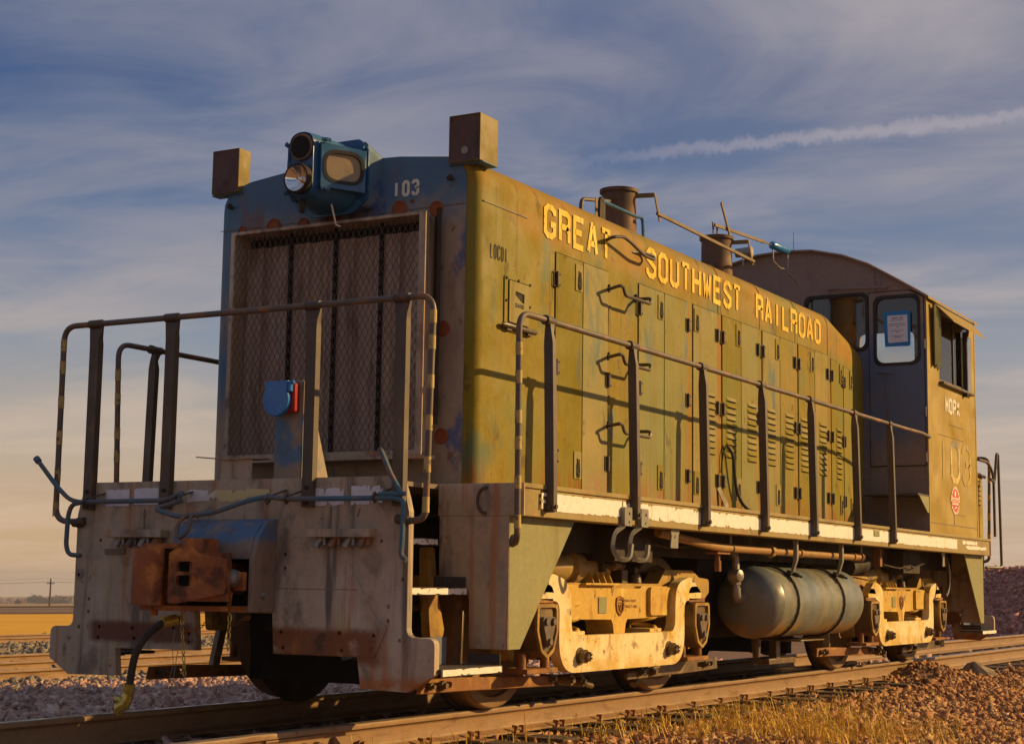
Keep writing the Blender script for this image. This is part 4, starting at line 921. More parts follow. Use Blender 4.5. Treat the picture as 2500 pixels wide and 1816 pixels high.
for txt, a, b in (('GREAT', 1.835, 2.845), ('SOUTHWEST', 3.435, 5.315), ('RAILROAD', 5.655, 7.33)):
    words('X', HW+.0058, txt, a, b, 3.070, 3.304, .041, .24, M['letter'], LOCO, 'yellow stencilled letter %s of the word '+txt)
m = MB(); m.tube(bend([(HW+.03, 4.93, 1.93), (HW+.06, 5.0, 1.86), (HW+.05, 5.07, 1.6), (HW+.06, 5.20, 1.44), (HW+.12, 5.42, 1.385), (1.3, 5.6, 1.382)], .12, 6), .013, 8).tube(bend([(HW+.03, 4.93, 1.93), (HW+.02, 4.87, 1.84), (HW+.012, 4.86, 1.70)], .06, 4), .007, 6); m.build('loose_hose', M['hose'], LOCO)
m = MB(); m.bar((HW+.012, 4.80, 1.58), (HW+.06, 4.87, 1.42), .07, .006, (1, 0, 0)); m.build('loose_strap', M['flatbar'], LOCO)

rs = random.Random(21)
for y in (2.012, 2.80, 3.306, 4.19, 4.782, 4.902, 5.684, 5.806, 6.594, 6.706, 7.497):
    for z in (2.76, 2.165, 1.575):
        if rs.random() < (.85 if z < 1.7 else .4):
            ln = min(rs.uniform(.10, .34), z-1.40); w = rs.uniform(.004, .010); yy = y+rs.uniform(.01, .03); m = MB(); k = 7
            L0 = [(yy-w*(1-t/k)*rs.uniform(.6, 1.2)-.0008, z-ln*t/k) for t in range(k+1)]; R0 = [(yy+w*(1-t/k)*rs.uniform(.6, 1.2)+.0008, z-ln*t/k) for t in range(k+1)]
            m.sheet('X', HW+.0101, L0+R0[::-1]); m.build('rust_streak', M['streak'], near_door(y), smooth=0)
# ---- underframe, deck, sills
m = MB(); m.box(-SW+.02, SW-.02, .712, 11.62, DK-.028, DK-.004).box(-.97, .97, .03, .712, DK-.03, DK-.003).box(-.97, .97, 11.62, 12.31, DK-.03, DK-.003)
m.build('deck', M['frame'], LOCO, smooth=0)
m = MB(); m.box(-.42, .42, .05, 12.29, .80, 1.17).box(-.86, .86, 4.80, 8.30, .37, 1.16); m.box(-1.25, 1.25, 2.5, 3.1, .95, 1.17).box(-1.25, 1.25, 9.2, 9.8, .95, 1.17)
m.box(1.02, 1.10, .72, 11.62, 1.0, 1.3).box(-1.10, -1.02, .72, 11.62, 1.0, 1.3); m.build('underframe', M['black'], LOCO, smooth=0)
for sx in (1, -1):
    m = MB(); x0, x1 = sorted((sx*(SW-.04), sx*SW))
    m.box(x0, x1, .715, 11.62, 1.176, 1.338)
    m.box(*sorted((sx*(SW-.05), sx*(SW+.012))), .708, 11.63, 1.338, DK).box(*sorted((sx*(SW-.14), sx*(SW-.04))), .715, 11.62, 1.176, 1.190)
    sl = m.build('side_sill', M['sill'], LOCO, bevel=.004, smooth=0)
    segs = [(1.12, 2.0), (2.02, 3.28), (3.30, 4.48), (4.50, 5.62), (5.64, 6.77), (6.79, 7.86), (7.88, 9.0), (9.0, 10.2)]
    for k, (a, b, z0, z1, n, j) in enumerate([(a, b, 1.215, 1.322, 60, .014 if i not in (1, 2) else .034) for i, (a, b) in enumerate(segs)]+[(10.42, 11.05, 1.275, 1.318, 24, .03), (10.55, 11.45, 1.225, 1.270, 30, .03)]):
        m = MB(); m.sheet('X', sx*(SW+.003), jag(a, b, z0, z1, n, j, 50+k)); m.build('white_stripe', M['white'], sl, smooth=0)
    # step boxes at both ends
    for e in (0, 1):
        Yf = (lambda y: y) if e == 0 else (lambda y: 12.34-y)
        m = MB(); a, b = sorted((Yf(.700), Yf(.712))); m.plate('Y', a, b, [(sx*q[0], q[1]) for q in [(.98, 1.175), (1.457, 1.175), (1.457, .412), (1.20, .412), (1.192, .735), (.985, .735)]])
        m.box(*sorted((sx*.97, sx*(SW+.012))), a, b, 1.176, DK); m.build('step_box_front', M['plate'], LOCO, bevel=.003, smooth=0)
        m = MB(); m.plate('X', *sorted((sx*1.445, sx*1.457)), [(Yf(.702), 1.176), (Yf(1.515), 1.176), (Yf(.845), .412), (Yf(.702), .412)]); m.build('step_box_side', M['boxside'], LOCO, bevel=.003, smooth=0)
        # treads
        for (xi, xo, z) in ((.78, .985, 1.035), (.93, 1.19, .752), (1.17, 1.432, .318)):
            mm = MB(); y0, y1 = sorted((Yf(.035), Yf(.690))); mm.box(*sorted((sx*xi, sx*xo)), y0, y1, z-.012, z+.008); mm.box(*sorted((sx*(xo-.008), sx*xo)), y0, y1, z-.034, z-.0121)
            t_ = mm.build('tread', M['tread'], LOCO, bevel=.002, smooth=0)
            mm = MB(); mm.sheet('X', sx*(xo+.003), jag(y0+.01, y1-.015, z-.031, z+.005, 16, .010, int(z*100))); mm.build('nosing', M['nosing'], t_, smooth=0)
            if z < .9:
                mm = MB(); ya, yb = sorted((Yf(.035), Yf(.42 if z > .5 else .50))); mm.box(*sorted((sx*(xi-.006), sx*xi)), ya, yb, z+.012, z+(.115 if z > .5 else .165)); mm.build('kick_plate', M['kick'], t_, smooth=0)
                mm = MB(); mm.box(*sorted((sx*(xi+.03), sx*(xo-.015))), *sorted((Yf(.683), Yf(.690))), z+.012, z+.07); mm.build('end_lip', M['tread'], t_, smooth=0)
# ring bracket on the front of the near step box, letter F, small number plate
m = MB(); m.tube([(1.30+.055*math.cos(R(a)), .69, 1.265+.075*math.sin(R(a))) for a in range(80, 285, 15)], .010, 6); m.build('ring_bracket', M['post'], LOCO)
m = MB(); word(m, 'X', SW+.015, 'F', .905, .975, 1.215, 1.318, .018, 0); m.build('lettering', M['letterw'], LOCO)
m = MB(); m.box(SW+.0035, SW+.010, 7.28, 7.44, 1.265, 1.318); m.build('builder_plate', M['boxside'], LOCO, bevel=.002)

# ---- end plates (pilots)
out = [(-1.165, DK+.002), (1.165, DK+.002), (1.205, 1.25), (1.226, 1.17), (1.226, .492), (1.408, .488), (1.408, .295), (1.235, .198), (.932, .205), (.904, .374), (.325, .374), (.31, .60), (-.26, .60), (-.24, .374), (-.872, .369), (-.854, .206), (-1.247, .199), (-1.41, .297), (-1.41, .488), (-1.226, .492), (-1.226, 1.17), (-1.205, 1.25)]
rad = [0, 0, 0, 0, .05, .045, .01, 0, 0, 0, 0, 0, 0, 0, 0, 0, 0, .01, .045, .05, 0, 0]
hl = [(.389, .934), (.39, .856), (1.048, 1.01), (1.194, .802), (1.103, .653), (1.105, .577), (1.014, .494), (1.181, .474), (1.015, .393), (.38, .497), (.784, .503), (.397, .411), (.804, .408), (1.155, 1.124),
      (-1.027, 1.014), (-1.197, .804), (-1.103, .658), (-1.102, .581), (-1.007, .493), (-1.176, .488), (-.74, .49), (-1.013, .427), (-.724, .431), (-.30, .47), (-.30, .42), (-.42, .50)]
for e in (0, 1):
    m = MB(); a, b = (0.0, .048) if e == 0 else (12.292, 12.34)
    m.plate('Y', a, b, fil(out, rad, 4), [circ(x, z, .0115, 8) for x, z in hl]); EP = m.build('end_plate', M['plate'], LOCO, smooth=0)
    if e == 0:
        m = MB(); m.plate('Y', -.006, 0, [(.345, .815), (.885, .815), (1.02, .60), (1.10, .535), (1.02, .378), (.905, .380), (.345, .380)], [circ(x, z, .0115, 8) for x, z in ((.38, .497), (.784, .503), (.397, .411), (.804, .408), (1.014, .494), (1.002, .42))])
        m.build('repair_patch', M['plate'], EP, smooth=0)
        for q in ((.34, .90, -.0075, -.006, .740, .744), (-.98, -.82, -.012, 0, .93, .962)):
            m = MB(); m.box(*q); m.build('weld_bead', M['frame'], EP)
        for k, (u0, u1, v0, v1) in enumerate(((-.993, -.806, 1.219, 1.323), (-.767, -.572, 1.226, 1.329), (-.353, .262, 1.236, 1.314), (.577, .790, 1.207, 1.310), (.838, 1.050, 1.208, 1.318))): 
            m = MB(); m.sheet('Y', -.003, jag(u0, u1, v0, v1, 34, .014 if k < 2 else .04, 90+k)); m.build('painted_stripe', M['stripe'], EP, smooth=0)
        for x in (.585, -.913):
            m = MB(); m.box(x, x+.43, -.075, 0, 1.030, 1.076); hb = m.build('hose_bracket', M['plate'], LOCO, bevel=.003)
            for k in range(4):
                xx = x+.055+k*.098; mm = MB(); mm.cyl((xx+.02, -.03, 1.03), (xx, -.05, .975), .019, .022, 10).cyl((xx+.045, -.03, 1.03), (xx+.05, -.035, .985), .013, n=8); mm.build('hose_coupling', M['steel'] if k % 2 == 0 else M['rail_pipe'], hb)
        for x in (-.68, .70):
            m = MB(); m.box(x-.006, x+.006, -.004, 0, 1.08, 1.20); m.build('weld_bead', M['frame'], EP)
# ---- coupler pocket, coupler, uncoupling lever, hose (front), simpler set at the rear
def coupler_set(e):
    fy = (lambda y: y) if e == 0 else (lambda y: 12.34-y)
    m = MB(); prof = [(0.0, 1.135)]+[(-.02-.175*math.sin(R(a)), .905+.225*math.cos(R(a))) for a in range(0, 91, 15)]+[(-.20, .905), (-.180, .905), (-.180, .93), (0.0, .93)]
    x0, x1 = (-.275, .292); n = len(prof)
    m.plate('X', x0, x1, [(fy(p[0]), p[1]) for p in prof])
    pk = m.build('coupler_pocket', M['pocket'], LOCO, bevel=.004, smooth=40)
    for xa, xb in ((-.305, -.275), (.292, .325)):
        m = MB(); m.plate('X', xa, xb, [(fy(q[0]), q[1]) for q in [(0, 1.135), (-.08, 1.12), (-.16, 1.04), (-.205, .90), (-.205, .605), (0, .605)]]); ck = m.build('pocket_cheek', M['pocket'], pk, bevel=.006, smooth=30)
    m = MB(); m.cyl((.326, fy(-.11), .70), (.345, fy(-.11), .70), .020, .016, 10); m.build('rivet', M['steel'], pk)
    m = MB(); m.box(-.275, .292, *sorted((fy(-.19), fy(0))), .605, .64); m.build('pocket_floor', M['rusty'], pk)
    m = MB(); m.box(-.275, .292, *sorted((fy(-.012), fy(-.004))), .64, .93); m.build('pocket_back', M['pit'], pk)
    # coupler: shank, head, guard arm with two windows, knuckle
    sg = 1 if e == 0 else -1; fc = lambda y: fy(y+.13)
    m = MB(); m.box(-.11, .11, *sorted((fc(-.02), fc(-.40))), .70, .885); CP = m.build('coupler_shank', M['rusty'], LOCO, bevel=.02, smooth=30, seg=3)
    m = MB(); m.plate('Z', .665, .935, fil([(sg*q[0], fc(q[1])) for q in [(-.13, -.34), (-.22, -.40), (-.24, -.47), (-.10, -.47), (-.02, -.44), (.03, -.48), (.05, -.56), (.085, -.56), (.23, -.43), (.20, -.37), (.12, -.33)]], .02, 3))
    m.build('coupler_head', M['rusty'], CP, bevel=.012, smooth=40)
    # guard arm face
    a = Vector((-.045, -.605)); b = Vector((.25, -.47)); d = (b-a); Ln = d.length; d.normalize(); nv = Vector((d.y, -d.x))
    mm = MB(); mm.plate('Z', -.03, .03, fil([(0, .655), (.05, .652), (Ln, .71), (Ln, .90), (.17, .925), (.12, .975), (.03, .95), (0, .93)], .012, 3), [rrect(.045, .135, .828, .885, .018, 3), rrect(.045, .135, .748, .808, .018, 3)])
    mm.v = [(sg*(a.x+d.x*q[0]+nv.x*q[2]), fc(a.y+d.y*q[0]+nv.y*q[2]), q[1]) for q in mm.v]; mm.build('guard_arm', M['rusty'], CP, bevel=.012, smooth=40, seg=3)
    mm = MB(); mm.plate('Z', -.0305, -.028, [(.03, .735), (.15, .735), (.15, .90), (.03, .90)]); mm.v = [(sg*(a.x+d.x*q[0]+nv.x*q[2]), fc(a.y+d.y*q[0]+nv.y*q[2]), q[1]) for q in mm.v]; mm.build('painted_hole_shade', M['pit'], CP)  # black plate paints the dark inside the guard arm windows
    m = MB(); m.plate('Z', .935, 1.015, fil([(sg*q[0], fc(q[1])) for q in [(-.06, -.36), (.10, -.36), (.10, -.50), (.02, -.57), (-.06, -.50)]], .02, 3)); m.build('lock_lug', M['rusty'], CP, bevel=.012, smooth=40)
    m = MB(); m.plate('Z', .640, .955, fil([(sg*(q[0]+.03), fc(q[1]+.02)) for q in [(-.335, -.42), (-.36, -.54), (-.335, -.655), (-.255, -.685), (-.165, -.665), (-.135, -.61), (-.175, -.56), (-.215, -.50), (-.19, -.40), (-.25, -.36)]], .035, 5)); kn = m.build('knuckle', M['rusty'], CP, bevel=.018, smooth=45, seg=3)
    m = MB(); m.plate('Z', .957, .985, fil([(sg*q[0], fc(q[1])) for q in [(-.335, -.40), (-.34, -.53), (-.20, -.56), (-.05, -.50), (-.04, -.36), (-.25, -.32)]], .03, 4)); m.build('top_flange', M['rusty'], CP, bevel=.006)
    m = MB(); m.plate('Z', .610, .638, fil([(sg*q[0], fc(q[1])) for q in [(-.335, -.40), (-.34, -.53), (-.20, -.56), (.15, -.46), (.20, -.30), (-.25, -.30)]], .03, 4)); m.build('bottom_flange', M['rusty'], CP, bevel=.006)
    m = MB(); m.cyl((sg*-.27, fc(-.47), .985), (sg*-.27, fc(-.47), 1.005), .026, n=10); m.build('knuckle_pin', M['rusty'], CP)
    m = MB(); m.cyl((sg*-.27, fc(-.47), .61), (sg*-.27, fc(-.47), .58), .022, n=10); m.build('pin_end', M['rusty'], CP)
    m = MB(); m.lathe((sg*.19, fy(-.19), .79), (.3*sg, -1*sg, .1), [(0, .05), (.05, .052), (.09, .038), (.10, .01)], 14); m.build('angle_cock', M['steel'], CP, smooth=40)
    m = MB(); m.box(*sorted((sg*.21, sg*.285)), *sorted((fy(-.235), fy(-.205))), .725, .83); m.build('cock_bracket', M['rusty'], CP, bevel=.006)
    # uncoupling lever
    Yl = fy(-.11); m = MB()
    m.tube(bend([(-1.487, Yl, 1.515), (-1.31, Yl, 1.345), (-1.20, Yl, 1.262), (-1.12, Yl, 1.243), (-.42, Yl, 1.246), (-.27, fy(-.13), 1.292), (-.235, fy(-.20), 1.262)], .05, 4), .0145, 8)
    m.tube(bend([(-.30, fy(-.10), 1.245), (-.43, fy(-.2), 1.19), (-.20, fy(-.24), 1.140), (.06, fy(-.24), 1.165), (.25, fy(-.16), 1.238), (.33, Yl, 1.258), (.46, Yl, 1.243), (1.20, Yl, 1.240), (1.262, Yl, 1.225), (1.256, Yl, 1.0), (1.25, Yl, .93), (1.288, Yl, .905)], .05, 4), .0145, 8)
    m.tube(bend([(-1.10, Yl, 1.240), (-1.175, Yl, 1.228), (-1.20, Yl, 1.16), (-1.205, Yl, .98), (-1.18, Yl, .925), (-1.08, Yl, .918)], .05, 4), .0145, 8)
    m.tube([(1.098, Yl, 1.512), (1.17, Yl, 1.375), (1.245, Yl, 1.262)], [.019, .015, .0135], 8).cyl((1.10, Yl, 1.262), (1.27, Yl, 1.262), .013, n=8); m.cyl((-1.495, Yl, 1.522), (-1.47, Yl, 1.498), .021, n=10)
    ul = m.build('uncoupling_lever', M['lever'], LOCO)
    for x in (-1.06, -.36, .335, .47, 1.07):
        mm = MB(); mm.tube([(x, Yl-.026*sg, 1.243), (x, Yl-.0*sg, 1.27), (x, Yl+.03*sg, 1.25), (x, Yl, 1.218)], .009, 6, closed=True).bar((x, Yl, 1.255), (x+.045, fy(-.002), 1.30), .03, .008); mm.build('lever_bracket', M['post'], ul)
    mm = MB(); mm.tube(bend([(-.13, fy(-.24), 1.155), (-.15, fy(-.29), 1.12), (-.15, fy(-.32), 1.05), (-.11, fy(-.33), 1.01), (-.07, fy(-.31), 1.06), (-.10, fy(-.25), 1.15)], .03, 3), .013, 8); mm.build('lift_link', M['rail_pipe'], ul)
    # train-line hose
    hp_ = [(-.27, fy(-.10), .555), (-.31, fy(-.20), .545), (-.39, fy(-.26), .47), (-.45, fy(-.28), .37), (-.475, fy(-.28), .26), (-.497, fy(-.27), .165)]
    m = MB(); m.tube(bend(hp_, .07, 4), .022, 12); AH = m.build('air_hose', M['hose'], LOCO, smooth=60)
    m = MB(); m.cyl((-.285, fy(-.13), .553), (-.32, fy(-.21), .535), .034, .034, 12); m.build('hose_clamp', M['brass'], AH)
    m = MB(); m.cyl((-.492, fy(-.275), .185), (-.500, fy(-.272), .130), .033, .031, 12).cyl((-.496, fy(-.274), .160), (-.498, fy(-.273), .148), .037, n=12); m.build('hose_clamp', M['brass'], AH)
    m = MB(); m.tube(bend([(-.500, fy(-.272), .135), (-.515, fy(-.27), .085), (-.545, fy(-.29), .055), (-.555, fy(-.31), .015)], .03, 3), [.030]*2+[.031]*3+[.030]*3+[.018]*2, 10) if False else m.tube([(-.500, fy(-.272), .135), (-.508, fy(-.272), .10), (-.525, fy(-.275), .07), (-.548, fy(-.285), .05), (-.556, fy(-.29), .02), (-.552, fy(-.29), .0)], [.029, .033, .037, .036, .026, .012], 10)
    m.cyl((-.535, fy(-.285), .085), (-.575, fy(-.30), .098), .020, .024, 10); m.build('glad_hand', M['brass'], AH)
coupler_set(0); coupler_set(1)
def links(name, p0, p1, n, r, mat, parent, sag=0.):
    m = MB(); p0, p1 = Vector(p0), Vector(p1)
    for k in range(n):
        a = p0.lerp(p1, k/n); b = p0.lerp(p1, (k+1.15)/n); s0 = sag*math.sin(math.pi*k/n); s1 = sag*math.sin(math.pi*(k+1.15)/n); a.z -= s0; b.z -= s1
        d = (b-a).normalized(); sdv = d.cross(Vector((1, 0, 0) if k % 2 else (0, 1, 0.1))).normalized()*r*2.6
        m.tube([a, a.lerp(b, .25)+sdv, a.lerp(b, .75)+sdv, b, a.lerp(b, .75)-sdv, a.lerp(b, .25)-sdv], r, 5, closed=True)
    return m.build(name, mat, parent)
links('safety_chain', (-.155, -.24, .605), (-.13, -.22, .24), 9, .0035, M['brass'], LOCO); links('safety_chain', (-.15, -.24, .50), (-.02, -.15, .56), 4, .003, M['rusty'], LOCO, .03)
links('safety_chain', (.175, -.21, .60), (.17, -.21, .40), 4, .004, M['brass'], LOCO); links('safety_chain', (.18, -.21, .53), (.27, -.15, .58), 3, .003, M['rusty'], LOCO)
m = MB(); m.tube([(-.20, -.24, .50), (-.21, -.24, .40), (-.20, -.24, .30), (-.225, -.24, .22), (-.22, -.24, .1)], .002, 5).tube([(-.165, -.24, .42), (-.19, -.24, .25), (-.215, -.24, .1)], .002, 5); m.build('tie_wire', M['steel'], LOCO)
m = MB(); m.bar((.20, -.24, .72), (.175, -.23, .60), .022, .010, (0, 1, 0)); m.build('cut_lever_tab', M['brake'], LOCO)

# ---- handrails and posts
def post_front(x, y, z0, z1, nm='handrail_post', par=None, sy=1):
    """channel post: web across X, flanges to the rear; twisted neck up to the rail clamp"""
    m = MB(); w = .036; d = .045*sy
    prof = [(-w, 0), (w, 0), (w, d), (w-.008, d), (w-.008, .008*sy), (-w+.008, .008*sy), (-w+.008, d), (-w, d)]
    r0 = [(x+a, y+b, z0) for a, b in prof]; r1 = [(x+a, y+b, z1-.13) for a, b in prof]; r2 = [(x+a*1.08, y+b*.8, z1-.09) for a, b in prof]; r3 = [(x+a*1.42, y+.01+b*.35, z1-.03) for a, b in prof]; r4 = [(x+a*1.42, y+.015+b*.3, z1+.012) for a, b in prof]
    m.loft([r0, r1, r2, r3, r4]); return m.build(nm, M['post'], par or LOCO, smooth=25)
for e in (0, 1):
    fy = (lambda y: y) if e == 0 else (lambda y: 12.34-y); sg = 1 if e == 0 else -1
    Yr = fy(-.03); RZ = 2.355
    pts = bend([(-1.165, fy(-.02), 1.128), (-1.385, Yr, 1.132), (-1.385, Yr, RZ), (1.377, Yr, RZ), (1.350, Yr, 1.125), (1.225, fy(-.02), 1.118)], .10, 7)
    m = MB(); m.tube(pts, .0185, 12); HR = m.build('end_handrail', M['rail_pipe'], LOCO, smooth=60)
    for x in (-1.118, -.50, .556, 1.170):
        po = post_front(x, fy(-.040) if e == 0 else fy(-.040), 1.20, RZ, par=LOCO, sy=sg)
        mm = MB(); mm.tube([(x-.055, Yr, RZ), (x-.05, Yr, RZ), (x+.05, Yr, RZ), (x+.055, Yr, RZ)], [.0185, .0265, .0265, .0185], 12); mm.build('rail_clamp', M['post'], HR, smooth=40)
        mm = MB(); mm.cyl((x, fy(-.04), 1.225), (x, fy(-.062), 1.225), .014, n=6).cyl((x, fy(-.04), 1.31), (x, fy(-.055), 1.31), .011, n=6); mm.build('bolt', M['black'], po)
    for sx in (1, -1):
        mm = MB(); mm.cyl((sx*1.20, fy(-.02), 1.122), (sx*1.20, fy(0), 1.122), .034, n=10).cyl((sx*1.155, fy(-.012), 1.13), (sx*1.24, fy(-.022), 1.12), .026, n=10); mm.build('rail_flange', M['post'], HR)
        for z, h in ((2.235, .075), (2.094, .08), (1.876, .075), (1.651, .085), (1.423, .085), (1.205, .085)):
            xx = 1.377+(1.350-1.377)*(RZ-z)/(RZ-1.125) if sx > 0 else -1.385
            mm = MB(); mm.cyl((xx, Yr, z-h/2), (xx, Yr, z+h/2), .0202, n=12); mm.build('tape_band', M['tape'], HR)
def side_rail(sx):
    X = sx*1.545; RZ = 2.347
    pts = bend([(sx*1.458, .72, 1.03), (sx*1.49, .72, 1.02), (sx*1.53, .665, 1.055), (X, .627, RZ), (X, 8.35, RZ), (X, 8.90, 2.352), (sx*1.535, 9.22, 2.34)], .11, 7)
    m = MB(); m.tube(pts, .0185, 12); HR = m.build('side_handrail', M['rail_pipe'], LOCO, smooth=60)
    for y in (.988, 2.139, 3.304, 4.464, 5.590, 6.741, 7.800):
        m = MB(); w = .030
        prof = [(-w, 0), (w, 0), (w, .042), (w-.009, .042), (w-.009, .009), (-w+.009, .009), (-w+.009, .042), (-w, .042)]
        def ring(xc, yc, z, k, q=1.): return [(xc+a*k, yc-.018+b*q, z) for a, b in prof]
        xb = sx*(SW+.030)
        m.loft([ring(xb, y, 1.205, .55, .6), ring(xb, y, 1.218, 1), ring(xb, y, 1.36, 1), ring(sx*1.565, y, 1.60, 1), ring(sx*1.552, y, RZ-.13, 1), ring(sx*1.549, y, RZ-.075, .8, .7), ring(X, y+.004, RZ-.03, .62, 1.2), ring(X, y+.004, RZ, .62, 1.2)])
        po = m.build('handrail_post', M['post'], LOCO, smooth=25)
        mm = MB(); mm.tube([(X, y-.045, RZ), (X, y-.04, RZ), (X, y+.06, RZ), (X, y+.07, RZ)], [.019, .0265, .0265, .019], 12).tube([(X, y-.05, RZ), (X, y-.025, RZ)], .031, 12); mm.build('rail_clamp', M['post'], HR, smooth=40)
        mm = MB(); mm.cyl((xb, y-.018, 1.235), (xb, y-.034, 1.235), .014, n=6).cyl((xb+sx*.026, y+.005, 1.24), (xb+sx*.042, y+.005, 1.24), .014, n=6); mm.build('bolt', M['post'], po)
    for z in (2.134, 1.97, 1.741, 1.59, 1.365, 1.141):
        mm = MB(); yy = .627+.038*(RZ-z)/(RZ-1.055); mm.cyl((X-sx*.015*(RZ-z)/1.3, yy+.001, z-.038), (X-sx*.015*(RZ-z)/1.3, yy-.001, z+.038), .0206, n=12); mm.build('tape_band', M['tape'], HR)
    mm = MB(); mm.lathe((sx*1.448, .745, 1.035), (sx, 0, 0), [(0, .04), (.02, .036), (.035, .02)], 10); mm.build('rail_flange', M['post'], HR)
    # rear corner rails
    m = MB(); m.tube(bend([(X, 11.17, 2.245), (X, 11.62, 2.245), (X, 11.86, 2.12), (X, 11.87, 1.40)], .14, 6), .0165, 8)
    m.tube(bend([(sx*1.47, 11.72, 1.045), (X, 12.16, 1.05), (X, 12.10, 2.375), (X, 12.03, 2.375), (X, 11.90, 2.03), (X, 11.70, 2.06)], .05, 5), .0165, 8); m.build('rear_handrail', M['post'], LOCO)
side_rail(1); side_rail(-1)

# ---- receptacle stand, tray on the front platform
m = MB(); m.plate('Y', .150, .158, [(.170, DK), (.372, DK), (.362, 1.952), (.168, 1.952)]); m.plate('X', .366, .374, [(.150, DK), (.42, DK), (.19, 1.95), (.150, 1.95)]); m.plate('X', .168, .176, [(.1581, DK), (.42, DK), (.19, 1.95), (.1581, 1.95)])
RS = m.build('receptacle_stand', M['stand'], LOCO, smooth=0)
m = MB(); m.box(.195, .345, .095, .150, 1.76, 1.935); m.build('receptacle_box', M['redp'], RS, bevel=.012)
m = MB(); m.plate('Y', .062, .098, [(.232+.092*math.cos(R(q)), 1.835+.098*math.sin(R(q))) for q in range(150, 391, 15)]+[(.318, 1.945), (.148, 1.945)]); m.cyl((.16, .085, 1.935), (.35, .085, 1.935), .012, n=8); m.box(.315, .335, .07, .12, 1.88, 1.93); m.build('receptacle_cover', M['blue'], RS, bevel=.006)
m = MB(); m.plate('Y', .04, .048, [(-.138, DK), (.092, DK), (.092, 1.488), (-.138, 1.488)]); tr_ = m.build('tray_bracket', M['plate'], LOCO, bevel=.002)
m = MB(); V = []
for k in range(13):
    t = k/12; x = -.315+.41*t; z = 1.508-.018*math.sin(t*2.2)+.004
    V += [(x, .02, z), (x, .20, z+.004)]
m.add(V, [(2*k, 2*k+2, 2*k+3, 2*k+1) for k in range(12)]); o = m.build('bent_sheet', M['plate'], tr_, smooth=60); sld = o.modifiers.new('solid', 'SOLIDIFY'); sld.thickness = .007
# ---- cab
CY0, CY1, CX = 9.19, 11.16, 1.53
RP = [(0, 4.402), (.307, 4.385), (.636, 4.306), (.921, 4.186), (1.199, 4.015), (1.382, 3.898), (1.53, 3.802)]
prof = [(-x, z) for x, z in reversed(RP[1:])]+RP            # arch from left to right
wall = [(-CX, DK), (CX, DK)]+[(x, z-.012) for x, z in reversed(prof)]
fwin = rrect(.235, .898, 3.285, 3.868, .085, 6); dwin = rrect(.994, 1.452, 3.112, 3.816, .10, 7)
mir = lambda lp: [(-x, z) for x, z in lp]
m = MB(); m.plate('Y', CY0, CY0+.035, wall, [fwin, dwin, mir(fwin), mir(dwin)]); CF_ = m.build('cab_front_wall', M['cabfront'], LOCO, smooth=0)
m = MB(); m.plate('Y', CY1-.035, CY1, wall, [rrect(.2, .85, 2.75, 3.75, .08, 5), rrect(-.85, -.2, 2.75, 3.75, .08, 5), rrect(.95, 1.48, 2.85, 3.76, .05, 5), rrect(-1.48, -.95, 2.85, 3.76, .05, 5)]); CRW = m.build('cab_rear_wall', M['cabside'], LOCO, smooth=0)
